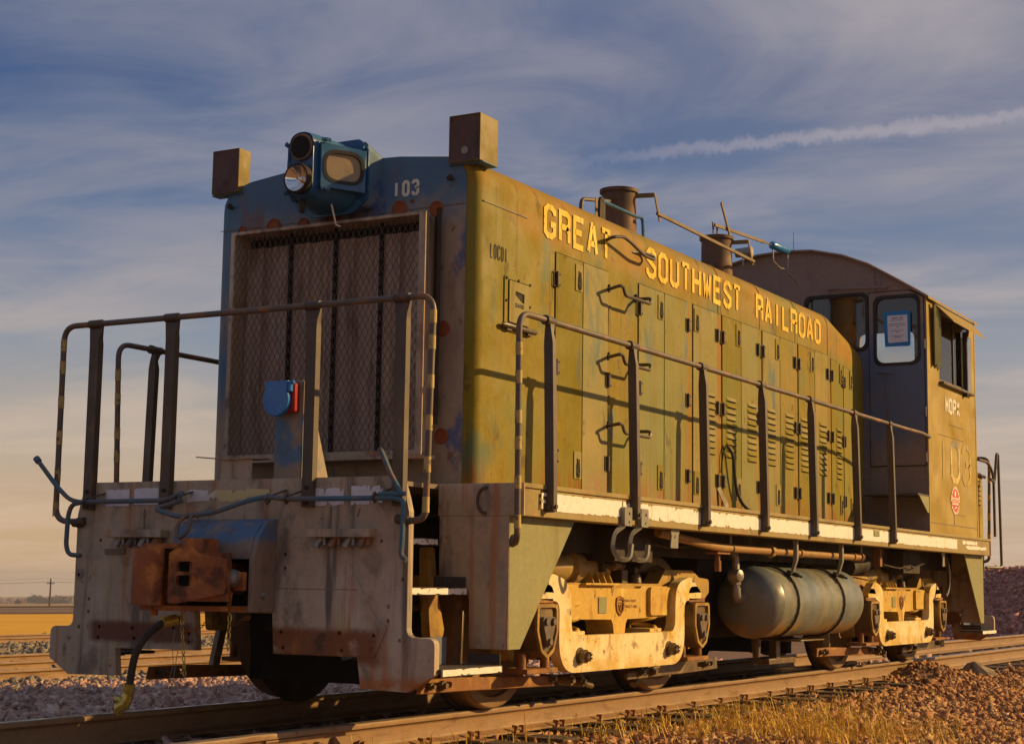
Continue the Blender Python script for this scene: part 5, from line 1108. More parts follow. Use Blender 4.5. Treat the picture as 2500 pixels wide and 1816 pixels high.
for sx in (1, -1):
    m = MB(); m.plate('X', *sorted((sx*(CX-.032), sx*CX)), [(CY0+.036, DK), (CY1-.036, DK), (CY1-.036, 3.79), (CY0+.036, 3.79)], [[(9.66, 2.965), (10.90, 2.965), (10.90, 3.71), (9.66, 3.71)]])
    cs = m.build('cab_side_wall', M['cabside'], LOCO, smooth=0)
    # corner strips close the edges
    m = MB(); m.box(*sorted((sx*(CX-.03), sx*(CX+.004))), CY0+.0005, CY0+.0355, DK, 3.80).box(*sorted((sx*(CX-.03), sx*(CX+.004))), CY1-.0355, CY1-.0005, DK, 3.80); m.build('corner_post', M['cabside'], cs, smooth=0)
    # window sashes
    for k, (a, b, off) in enumerate(((9.68, 10.30, .010), (10.27, 10.88, .018))):
        m = MB(); m.plate('X', *sorted((sx*(CX-.036+off), sx*(CX-.026+off))), [(a, 2.97), (b, 2.97), (b, 3.70), (a, 3.70)], [[(a+.025, 3.0), (b-.025, 3.0), (b-.025, 3.675), (a+.025, 3.675)]]); sa = m.build('window_sash', M['post'], LOCO, smooth=0)
        m = MB(); m.box(*sorted((sx*(CX-.033+off), sx*(CX-.029+off))), a+.02, b-.02, 2.99, 3.68); m.build('pane', M['glass'], sa, smooth=0)
    m = MB(); m.box(*sorted((sx*CX, sx*(CX+.055))), 9.64, 10.92, 2.935, 2.962); m.build('window_sill', M['post'], cs, bevel=.004, smooth=0)
    m = MB(); m.box(*sorted((sx*(CX+.004), sx*(CX+.05))), 10.62, 10.66, 2.90, 3.62); m.build('mirror_bracket', M['black'], cs)
    m = MB(); m.box(*sorted((sx*(CX+.02), sx*(CX+.04))), 10.67, 10.86, 2.96, 3.58); m.build('wind_deflector', M['glass'], cs)
    # folded awning curtain in front of the opening
    m = MB(); V = []; F = []
    for k in range(7):
        y = 9.40+.045*k; dx = .012 if k % 2 else .045
        V += [(sx*(CX+dx), y, 3.74-.02*k), (sx*(CX+dx), y+.03, 3.05+.012*(k % 3))]
    m.add(V, [(2*k, 2*k+2, 2*k+3, 2*k+1) for k in range(6)]); 
    # awning / drip visor
    m = MB(); A = [(sx*1.545, 9.45, 3.775), (sx*1.545, 11.02, 3.775), (sx*1.70, 10.96, 3.590), (sx*1.70, 9.62, 3.600)]
    m.add(A+[(x, y, z-.012) for x, y, z in A], [(0, 1, 2, 3), (4, 7, 6, 5), (0, 4, 5, 1), (1, 5, 6, 2), (2, 6, 7, 3), (3, 7, 4, 0)]); m.build('window_awning', M['cabroof'], LOCO, smooth=0)
    # dents' weld lines, seams and access door on the lower side
    m = MB(); m.box(*sorted((sx*CX, sx*(CX+.004))), CY0+.04, CY1-.04, 1.464, 1.472).box(*sorted((sx*CX, sx*(CX+.004))), 10.14, 10.148, 1.472, 1.585).box(*sorted((sx*CX, sx*(CX+.004))), 10.148, 10.56, 1.583, 1.590).box(*sorted((sx*CX, sx*(CX+.004))), 9.60, 10.62, 2.40, 2.405).box(*sorted((sx*CX, sx*(CX+.004))), 10.02, 10.58, 2.535, 2.542); m.build('panel_seam', M['frame'], cs, smooth=0)
    if sx > 0:
        words('X', CX+.0045, 'MOPX', 9.86, 10.44, 2.650, 2.828, .036, .14, M['letterw'], LOCO, 'white letter %s of the cab side reporting mark')
        words('X', CX+.0042, '103', 9.56, 10.88, 1.915, 2.375, .062, .26, M['letterf'], LOCO, 'faded large digit %s on the cab side')
        # round red safety herald with toothed rim
        m = MB(); yc, zc, a, b = 10.19, 1.735, .165, .145
        m.m = 0; m.sheet('X', CX+.0055, [(yc+a*math.cos(2*math.pi*k/32), zc+b*math.sin(2*math.pi*k/32)) for k in range(32)])
        m.m = 1
        for k in range(20):
            t = 2*math.pi*k/20; p = [(yc+a*r_*math.cos(t+w_), zc+b*r_*math.sin(t+w_)) for r_, w_ in ((.84, -.09), (1.06, -.09), (1.06, .09), (.84, .09))]; m.sheet('X', CX+.0065, p)
        for z0, z1 in ((zc+.018, zc+.030), (zc-.045, zc-.033)): m.sheet('X', CX+.0065, [(yc-a*1.02, z0), (yc+a*1.02, z0), (yc+a*1.02, z1), (yc-a*1.02, z1)])
        for z0 in (zc+.004, zc-.012, zc-.026): m.sheet('X', CX+.0065, [(yc-a*.8, z0), (yc+a*.8, z0), (yc+a*.8, z0+.006), (yc-a*.8, z0+.006)])
        m.sheet('X', CX+.0065, circ(yc, zc+.072, .034, 10)); m.sheet('X', CX+.0065, [(yc-.05, zc-.10), (yc+.07, zc-.07), (yc+.03, zc-.06), (yc-.02, zc-.075)])
        tag(m.build('herald', [M['red'], M['letterw']], LOCO, smooth=0), 'red and white round toothed emblem below the cab number')
# arched roof with overhang
m = MB(); top = [(x*1.012, z+.010) for x, z in prof]; bot = [(x*1.012, z-.016) for x, z in prof]
top[0] = (top[0][0]-.02, top[0][1]-.014); top[-1] = (top[-1][0]+.02, top[-1][1]-.014); bot[0] = (bot[0][0]-.02, bot[0][1]-.014); bot[-1] = (bot[-1][0]+.02, bot[-1][1]-.014)
m.plate('Y', CY0-.035, CY1+.05, top+list(reversed(bot))); m.build('cab_roof', M['cabroof'], LOCO, smooth=30)
m = MB(); m.tube([(x*1.014, CY0-.038, z-.004) for x, z in prof], .014, 6); m.build('roof_gutter', M['cabfront'], LOCO)
m = MB(); m.box(-CX+.04, CX-.04, CY0+.04, CY1-.04, DK+.002, DK+.02); m.build('cab_floor', M['interior'], LOCO)
m = MB(); m.plate('Y', CY0+.036, CY0+.042, wall[:], [fwin, dwin, mir(fwin), mir(dwin)]); m.build('cab_lining', M['interior'], CF_, smooth=0)
m = MB(); m.box(-.25, .35, 10.2, 10.8, DK+.02, 2.5).box(.45, .75, 9.45, 9.85, DK+.02, 2.65).box(.55, .66, 9.55, 9.7, 2.65, 3.45).box(.3, .8, 9.5, 9.62, 3.62, 3.86); m.build('control_stand', M['interior'], LOCO, bevel=.02)
m = MB(); m.box(.95, 1.35, 10.2, 10.65, 1.95, 2.06).box(.95, 1.35, 10.6, 10.68, 2.06, 2.7).cyl((1.15, 10.42, DK+.02), (1.15, 10.42, 1.95), .05, n=8); m.build('cab_seat', M['rubber'], LOCO, bevel=.03)
# front windows and doors
for sgx in (1, -1):
    f_ = (lambda lp: lp) if sgx > 0 else mir
    for lp, nm in ((fwin, 'cab_window'), (dwin, 'door_window')):
        xs2 = [q[0] for q in lp]; zs2 = [q[1] for q in lp]; cx, cz = (min(xs2)+max(xs2))/2, (min(zs2)+max(zs2))/2
        big = [(cx+(x-cx)*1.0+(.022 if x > cx else -.022), cz+(z-cz)+(.022 if z > cz else -.022)) for x, z in lp]
        sml = [(cx+(x-cx)-(.012 if x > cx else -.012), cz+(z-cz)-(.012 if z > cz else -.012)) for x, z in lp]
        m = MB(); m.plate('Y', CY0-.014, CY0+.002, f_(big), [f_(sml)]); wf = m.build('window_gasket', M['rubber'], LOCO, bevel=.004)
        m = MB(); m.plate('Y', CY0+.012, CY0+.016, f_(lp)); m.build('pane', M['glass'], wf, smooth=0)
    m = MB(); dl = [(.928, 2.05), (1.505, 2.05), (1.505, 3.80), (1.35, 3.875), (.928, 3.875)]
    m.plate('Y', CY0-.010, CY0-.0005, f_(dl), [f_(dwin)]); cdv = m.build('cab_door', M['cabfront'], LOCO, bevel=.003, smooth=0)
    m = MB(); m.plate('Y', CY0-.0004, CY0-.0001, f_([(.920, 2.04), (1.513, 2.04), (1.513, 3.81), (1.36, 3.885), (.920, 3.885)]), [f_(dwin)]); m.build('door_gap', M['pit'], cdv, smooth=0)
    m = MB(); m.tube([(sgx*1.03, CY0-.012, 3.035), (sgx*1.04, CY0-.05, 3.03), (sgx*1.17, CY0-.05, 3.01)], .012, 8); m.build('door_handle', M['cabfront'], cdv)
    for z in (2.13, 2.6, 3.3):
        m = MB(); m.cyl((sgx*1.512, CY0-.014, z-.05), (sgx*1.512, CY0-.014, z+.05), .011, n=8); m.build('door_hinge', M['cabfront'], cdv)
    m = MB(); m.box(*sorted((sgx*.94, sgx*1.49)), CY0-.018, CY0-.010, 2.05, 2.075); m.build('door_sill', M['cabfront'], cdv)
    m = MB(); m.cyl((sgx*.50, CY0-.05, 3.945), (sgx*1.12, CY0-.05, 3.918), .012, n=8).cyl((sgx*.50, CY0-.05, 3.945), (sgx*.50, CY0, 3.945), .016, n=8).cyl((sgx*1.12, CY0-.05, 3.918), (sgx*1.12, CY0, 3.918), .016, n=8); m.build('roof_grab_bar', M['cabfront'], LOCO)
    # step shelf below the cab door
    m = MB(); m.box(*sorted((sgx*.95, sgx*1.53)), CY0-.40, CY0-.001, 1.722, 1.742); sh = m.build('door_step', M['tread'], LOCO, bevel=.003, smooth=0)
    m = MB(); m.plate('X', *sorted((sgx*1.522, sgx*1.532)), [(CY0-.36, 1.722), (CY0-.012, 1.722), (CY0-.012, 1.56), (CY0-.06, 1.56)]); m.build('step_bracket', M['boxside'], sh, smooth=0)
# curved dark awning folds (only near side shows them)
m = MB(); V = []
for k in range(8):
    y = 9.33+.042*k; V += [(CX+(.015 if k % 2 else .05), y, 3.76-.012*k), (CX+(.012 if k % 2 else .04), y+.035, 3.08+.02*(k % 3))]
m.add(V, [(2*k, 2*k+2, 2*k+3, 2*k+1) for k in range(7)]); o = m.build('folded_curtain', M['boxside'], LOCO, smooth=20)
# battery box with slots behind the cab
m = MB(); m.box(-1.40, 1.40, CY1+.002, 11.93, DK, 2.115); BB = m.build('battery_box', M['cabside'], LOCO, bevel=.012, smooth=0)
for sx in (1, -1):
    for k in range(6):
        m = MB(); m.box(*sorted((sx*1.396, sx*1.404)), 11.66, 11.82, 2.03-.055*k, 2.042-.055*k); m.build('slot', M['pit'], BB)
m = MB(); m.tube(bend([(1.42, 11.2, 2.13), (1.42, 11.95, 2.10)], .01), .022, 8); m.build('box_edge', M['post'], BB)
# whip antenna
m = MB(); m.cyl((.05, 9.32, 4.40), (.05, 9.32, 4.64), .004, .002, 5); m.build('antenna', M['black'], LOCO)

# ---- exhaust stacks, dampers and rods, bell-crank, air cylinder
for k, y in enumerate((5.08, 7.27)):
    m = MB(); m.lathe((0, y, 3.46), (0, 0, 1), [(0, .22), (.06, .185), (.10, .158), (.66, .150), (.70, .150), (.705, .168), (.735, .170), (.74, .15), (.70, .138), (.35, .13)], 28); stk = m.build('exhaust_stack', M['stack'], LOCO, smooth=40)
    m = MB(); m.lathe((0, y, 3.62), (0, 0, 1), [(0, .13), (.004, .13)], 20); m.build('stack_bore', M['pit'], stk)
    m = MB(); m.bar((.13, y+.02, 4.135), (.285, y+.10, 4.145), .012, .04).bar((.29, y+.11, 4.165), (.30, y+.20, 3.93), .03, .010, (1, 0, 0)); m.build('damper_bracket', M['flatbar'], stk)
    m = MB(); m.cyl((.05, y-.145, 4.10), (.055, y-.158, 4.10), .014, n=8); m.build('rivet', M['stack'], stk)
m = MB(); m.bar((.31, 5.20, 3.985), (.31, 7.48, 3.965), .022, .026); m.build('damper_rod', M['flatbar'], LOCO)
m = MB(); m.bar((.10, 6.98, 4.255), (.10, 8.32, 4.335), .018, .028).cyl((.10, 8.30, 4.334), (.10, 8.56, 4.347), .007, n=6).bar((.06, 7.15, 4.19), (.06, 7.13, 4.30), .012, .02).bar((.06, 7.05, 4.19), (.06, 7.03, 4.30), .012, .02).bar((.12, 7.33, 4.20), (.12, 7.10, 4.50), .03, .014, (1, 0, 0)); m.build('damper_link', M['flatbar'], LOCO)
m = MB(); m.tube([(.10, 8.52, 4.345), (.10, 8.54, 4.346), (.10, 8.98, 4.367), (.10, 9.0, 4.368)], [.03, .042, .042, .03], 14); AC = m.build('air_cylinder', M['blue'], LOCO, smooth=40)
m = MB(); m.tube(bend([(.10, 8.56, 4.31), (.10, 8.56, 4.18), (.12, 8.70, 4.13), (.12, 8.95, 4.15), (.11, 8.97, 4.32)], .03, 3), .009, 6).tube(bend([(.12, 8.80, 4.14), (.20, 8.95, 4.05), (.24, 9.05, 3.9), (.25, 9.05, 3.40)], .1, 5), .010, 6); m.build('air_line', M['steel'], AC)
# roof-edge items beside the first stack
m = MB(); m.plate('X', .68, .70, fil([(3.33, 3.44), (3.42, 3.44), (3.42, 3.66), (3.40, 3.70), (3.35, 3.70), (3.33, 3.66)], .015, 3)); rb = m.build('roof_bracket', M['black'], LOCO, bevel=.003)
m = MB(); m.tube(bend([(.69, 3.38, 3.672), (.69, 3.99, 3.672), (.69, 4.10, 3.69), (.69, 4.125, 3.46)], .05, 5), .014, 8); m.build('roof_grab', M['lampblue'], LOCO)
m = MB(); m.tube(bend([(.69, 4.13, 3.47), (.69, 4.26, 3.475), (.69, 4.32, 3.46), (.69, 4.36, 3.47)], .02, 3), .008, 6).box(.66, .72, 4.17, 4.28, 3.45, 3.49); m.build('roof_hook', M['black'], LOCO)
m = MB(); m.tube(bend([(0, 4.95, 4.07), (0, 4.37, 3.97), (0, 4.33, 3.48)], .05, 4), .017, 6); m.build('roof_arm', M['post'], LOCO)
m = MB(); m.plate('X', .60, .606, [(3.44, 3.46), (3.50, 3.46), (3.47, 3.72), (3.44, 3.72)]); m.build('roof_tab', M['boxtube'], LOCO)
m = MB(); m.lathe((-.22, 8.55, 3.46), (0, 0, 1), [(0, .17), (.30, .17), (.36, .14), (.40, .02)], 16); m.build('roof_vent', M['stack'], LOCO)
m = MB(); m.cyl((-.50, 9.02, 4.40), (-.32, 9.02, 4.40), .05, .06, 12).cyl((-.42, 9.02, 4.40), (-.42, 9.02, 4.25), .012, n=6); m.build('roof_lamp', M['steel'], LOCO)

# ---- trucks
TC = 2.813
def truck(yc):
    def Y(v): return yc+v
    T_ = None
    hang = fil([(-1.31, .735), (-1.10, .86), (-.83, .80), (-.815, .457), (.815, .457), (.83, .80), (1.10, .86), (1.31, .735), (1.29, .692), (.985, .678), (.985, .221), (-.985, .221), (-.985, .678), (-1.29, .692)],
               [.02, .14, .16, .09, .09, .16, .14, .02, .015, .07, .27, .27, .07, .015], 9)
    bol = [(-.86, .787), (-.60, .787), (-.57, .765), (.38, .765), (.41, .782), (.86, .782), (.885, .765), (.885, .585), (.86, .562), (.17, .552), (.145, .52), (.130, .452), (-.04, .452), (-.055, .52), (-.08, .552), (-.86, .562), (-.885, .585), (-.885, .765)]
    ped = [(-1.75, .842), (-1.56, .852), (-1.43, .905), (-.93, .905), (-.80, .80), (.80, .80), (.93, .905), (1.43, .905), (1.56, .852), (1.75, .842), (1.75, .74), (1.63, .67), (1.42, .67), (1.40, .33), (1.34, .30), (1.34, .66), (1.10, .66), (1.10, .30), (1.03, .33), (1.0, .70), (-1.0, .70), (-1.03, .33), (-1.10, .30), (-1.10, .66), (-1.34, .66), (-1.34, .30), (-1.40, .33), (-1.42, .67), (-1.63, .67), (-1.75, .74)]
    m = MB()
    for sx in (1, -1): m.plate('X', *sorted((sx*.93, sx*1.06)), [(Y(a), b) for a, b in fil(ped, .03, 3)])
    m.box(-.93, .93, Y(-.16), Y(.16), .62, .90).box(-.95, .95, Y(-1.74), Y(-1.64), .72, .83).box(-.95, .95, Y(1.64), Y(1.74), .72, .83)
    T_ = m.build('truck_frame', M['trucky'], LOCO, bevel=.012, smooth=30)
    for q in (-1, 1):
        m = MB(); m.box(-.58, .58, *sorted((Y(q*1.88), Y(q*1.80))), .16, .72); m.build('shade_panel', M['pit'], T_)  # black panel added to paint deep shade below the end plate
        m = MB(); m.bar((-.35, Y(q*2.0), .50), (.35, Y(q*1.95), .32), .05, .05); m.build('brake_beam', M['black'], T_)
    for sx in (1, -1):
        m = MB(); m.plate('X', *sorted((sx*1.115, sx*1.19)), [(Y(a), b) for a, b in hang]); m.build('drop_hanger', M['truckw'], T_, bevel=.008, smooth=30)
        m = MB(); m.plate('X', *sorted((sx*.90, sx*1.112)), [(Y(a), b) for a, b in fil(bol, .02, 3)]); m.plate('X', *sorted((sx*1.10, sx*1.14)), [(Y(a), b) for a, b in fil([(.50, .775), (.86, .775), (.86, .575), (.50, .575)], .03, 3)]); m.plate('X', *sorted((sx*1.10, sx*1.13)), [(Y(a), b) for a, b in fil([(-.84, .78), (-.66, .78), (-.66, .575), (-.84, .575)], .03, 3)]); m.build('bolster', M['bolster'], T_, bevel=.01, smooth=35)
        m = MB(); m.box(*sorted((sx*1.113, sx*1.119)), Y(-.285), Y(-.165), .597, .705); m.build('name_plate', M['boxside'], T_)
        # cast shield and raised lettering
        mm = MB(); sc = [(0, .713), (.055, .70), (.062, .66), (.05, .61), (0, .575), (-.05, .61), (-.062, .66), (-.055, .70)]
        mm.m = 0; mm.plate('X', *sorted((sx*1.113, sx*1.123)), [(Y(.045+a), b) for a, b in sc], [[(Y(.045+a*.74), .644+(b-.644)*.76) for a, b in sc]]); mm.box(*sorted((sx*1.113, sx*1.122)), Y(.0), Y(.09), .664, .672); mm.box(*sorted((sx*1.113, sx*1.122)), Y(.0), Y(.09), .684, .690)
        mm.plate('X', *sorted((sx*1.113, sx*1.122)), [(Y(.02), .655), (Y(.045), .60), (Y(.07), .655), (Y(.058), .655), (Y(.045), .625), (Y(.032), .655)]); mm.build('cast_shield', M['brake'], T_, smooth=0)
        if sx > 0 and yc < 5:
            mm = MB(); word(mm, 'X', 1.1145, 'MAXIMUM', Y(.125), Y(.305), .668, .690, .0055, .3); word(mm, 'X', 1.1145, 'TRACTION', Y(.125), Y(.325), .628, .650, .0055, .3); mm.build('cast_lettering', M['brake'], T_, smooth=0)
        for y, z in ((-.70, .325), (.70, .335)):
            mm = MB(); mm.cyl((sx*1.19, Y(y), z), (sx*1.198, Y(y), z), .058, n=16).cyl((sx*1.198, Y(y), z), (sx*1.245, Y(y), z), .044, n=6).cyl((sx*1.245, Y(y), z), (sx*1.262, Y(y), z), .036, .030, 12)
            for q in range(6):
                t = R(60*q+30); mm.box(*sorted((sx*1.262, sx*1.272)), Y(y)+.024*math.cos(t)-.006, Y(y)+.024*math.cos(t)+.006, z+.024*math.sin(t)-.006, z+.024*math.sin(t)+.006)
            mm.build('hanger_bolt', M['oily'], T_, smooth=30)
        for yy in (-.60, .62):         # coil springs and their pads
            mm = MB(); mm.tube([(sx*(1.02+.085*math.cos(t*.5)), Y(yy)+.11*math.sin(t*.5), .470+.0075*t) for t in range(0, 30)], .020, 8); mm.build('coil_spring', M['bolster'], T_, smooth=60)
            mm = MB(); mm.box(*sorted((sx*.93, sx*1.125)), Y(yy)-.10, Y(yy)+.10, .452, .482); mm.build('spring_pad', M['truckw'], T_, bevel=.005)
        for ya in (-1.219, 1.219):      # journal box with oval rim, triangular cover, three bolts
            mm = MB(); jl = fil([(-.135, .665), (.135, .665), (.14, .50), (.085, .37), (.0, .325), (-.085, .37), (-.14, .50)], .03, 4)
            mm.plate('X', *sorted((sx*1.0, sx*1.215)), [(Y(ya+a), b) for a, b in jl], [])
            jb_ = mm.build('journal_box', M['oily'], T_, bevel=.006, smooth=35)
            mm = MB(); inn = [(a*.82, .50+(b-.50)*.86) for a, b in jl]; mm.plate('X', *sorted((sx*1.2155, sx*1.235)), [(Y(ya+a), b) for a, b in jl], [[(Y(ya+a), b) for a, b in inn]]); mm.build('journal_rim', M['trucky'], T_, bevel=.004, smooth=35)
            mm = MB(); mm.plate('X', *sorted((sx*1.216, sx*1.245)), [(Y(ya+a), b) for a, b in fil([(-.075, .585), (.08, .585), (.085, .55), (.02, .395), (-.015, .395), (-.08, .55)], .02, 4)])
            for a, b in ((-.045, .555), (.045, .555), (.0, .43)): mm.cyl((sx*1.245, Y(ya+a), b), (sx*1.262, Y(ya+a), b), .024, .022, 10)
            mm.build('journal_cover', M['rail_pipe'], T_, bevel=.003, smooth=35)
            mm = MB(); mm.box(*sorted((sx*.99, sx*1.20)), Y(ya-.20), Y(ya+.20), .235, .265).cyl((sx*1.13, Y(ya-.15), .25), (sx*1.13, Y(ya-.15), .36), .030, n=10).cyl((sx*1.13, Y(ya+.15), .25), (sx*1.13, Y(ya+.15), .36), .030, n=10); mm.build('pedestal_tie', M['brake'], T_, bevel=.004)
            mm = MB(); mm.box(*sorted((sx*1.0, sx*1.19)), Y(ya-.15), Y(ya+.15), .668, .70); mm.build('pedestal_cap', M['brake'], T_, bevel=.004)
            # wheel
            mm = MB(); mm.lathe((sx*.70, Y(ya), .508), (sx, 0, 0), [(-.03, .535), (-.005, .535), (.01, .512), (.135, .507), (.145, .503), (.150, .495), (.150, .435), (.125, .425), (.10, .36), (.115, .17), (.135, .15), (.16, .14), (.16, .10)], 48); mm.mi = [1 if (sum(mm.v[i][0] for i in f)/len(f))*sx < .728 else 0 for f in mm.f]; mm.build('wheel', [M['wheel'], M['black']], T_, smooth=30)  # inner faces coloured black to paint their shade
        # brake rigging low along the frame
        mm = MB(); mm.plate('X', *sorted((sx*1.00, sx*1.03)), [(Y(a), b) for a, b in [(-2.36, .155), (-2.34, .235), (-1.98, .235), (-.74, .195), (-.74, .130), (-1.98, .152)]], [[(Y(a), b) for a, b in rrect(-2.30, -2.02, .178, .212, .015, 3)]]); br = mm.build('brake_bar', M['brake'], T_, bevel=.006)
        mm = MB(); mm.plate('X', *sorted((sx*1.00, sx*1.03)), [(Y(a), b) for a, b in [(.35, .12), (.35, .17), (1.52, .235), (1.98, .215), (2.0, .14), (1.55, .13)]], [[(Y(a), b) for a, b in rrect(1.60, 1.90, .165, .20, .015, 3)]]); mm.build('brake_bar', M['oily'], T_, bevel=.006)
        for y, z, r_ in ((-2.14, .195, .030), (-2.27, .195, .022), (-.55, .16, .035), (-.38, .14, .03), (.55, .17, .03), (.75, .16, .026), (1.73, .185, .024), (-.80, .18, .028)):
            mm = MB(); mm.cyl((sx*.96, Y(y), z), (sx*1.055, Y(y), z), r_, n=10).cyl((sx*1.055, Y(y), z), (sx*1.075, Y(y), z), r_*.6, n=8); mm.build('brake_pin', M['oily'], T_)
        mm = MB(); mm.tube([(sx*.98, Y(-.35), .21), (sx*1.0, Y(-.25), .12), (sx*.97, Y(-.1), .10)], .022, 8); mm.build('brake_link', M['oily'], T_)
        mm = MB(); mm.cyl((sx*.86, Y(.95), .20), (sx*.86, Y(.80), .06), .05, .03, 10); mm.build('sand_nozzle', M['oily'], T_)
        for q in (-1, 1):
            mm = MB(); mm.bar((sx*.90, Y(q*1.75), .62), (sx*.93, Y(q*1.82), .22), .07, .05); mm.build('brake_lever', M['oily'], T_, bevel=.006)
        # curved brake hanger beyond the outer wheel (seen between the steps)
        mm = MB(); mm.plate('X', *sorted((sx*.80, sx*.86)), [(Y(a), b) for a, b in fil([(-2.05, 1.0), (-1.97, 1.0), (-1.93, .75), (-1.84, .50), (-1.86, .46), (-2.0, .46), (-2.03, .70)], .03, 3)]); mm.build('brake_hanger', M['trucky'], T_, bevel=.008)
        # traction motor drum, ribs and cable showing above the bolster
        mm = MB(); mm.lathe((sx*.92, Y(-.76), .90), (0, 1, 0), [(0, .04), (.02, .085), (.06, .10), (.28, .115), (.29, .145), (.32, .147), (.335, .132), (.80, .128), (.83, .11), (.84, .02)], 24); mm.build('traction_motor', M['motor'], T_, smooth=35)
        for q in range(4):
            mm = MB(); mm.plate('Y', Y(-.30+.095*q), Y(-.292+.095*q), [(sx*.95, .792), (sx*1.09, .792), (sx*1.06, .86), (sx*1.03, .90), (sx*.95, .90)]); mm.build('motor_rib', M['bolster'], T_)
        mm = MB(); mm.box(*sorted((sx*.86, sx*1.10)), Y(-.44), Y(.07), .786, .800); mm.build('motor_foot', M['bolster'], T_)
        mm = MB(); mm.box(*sorted((sx*1.03, sx*1.08)), Y(-.155), Y(-.10), .875, .975).tube(bend([(sx*1.06, Y(-.12), .925), (sx*1.10, Y(-.05), .925), (sx*1.10, Y(.10), .915), (sx*1.05, Y(.24), .93), (sx*.98, Y(.32), 1.02)], .08, 4), .024, 10); mm.build('motor_cable', M['hose'], T_)
        mm = MB(); mm.lathe((sx*1.10, Y(-.07), .925), (0, 1, 0), [(0, .02), (.01, .036), (.06, .036), (.07, .027), (.13, .027)], 12); mm.build('cable_gland', M['oily'], T_, smooth=35)
        mm = MB(); mm.box(*sorted((sx*.78, sx*.90)), Y(.52), Y(.62), .78, .90).cyl((sx*.92, Y(.70), .80), (sx*.92, Y(.70), .87), .05, .04, 10).cyl((sx*.92, Y(.70), .86), (sx*.92, Y(.70), .92), .02, n=8); mm.build('brake_cylinder', M['oily'], T_, bevel=.006)
    for ya in (-1.219, 1.219):
        mm = MB(); mm.cyl((-.70, Y(ya), .508), (.70, Y(ya), .508), .09, n=14); mm.build('axle', M['oily'], T_)
    return T_
truck(TC); truck(TC+6.706)

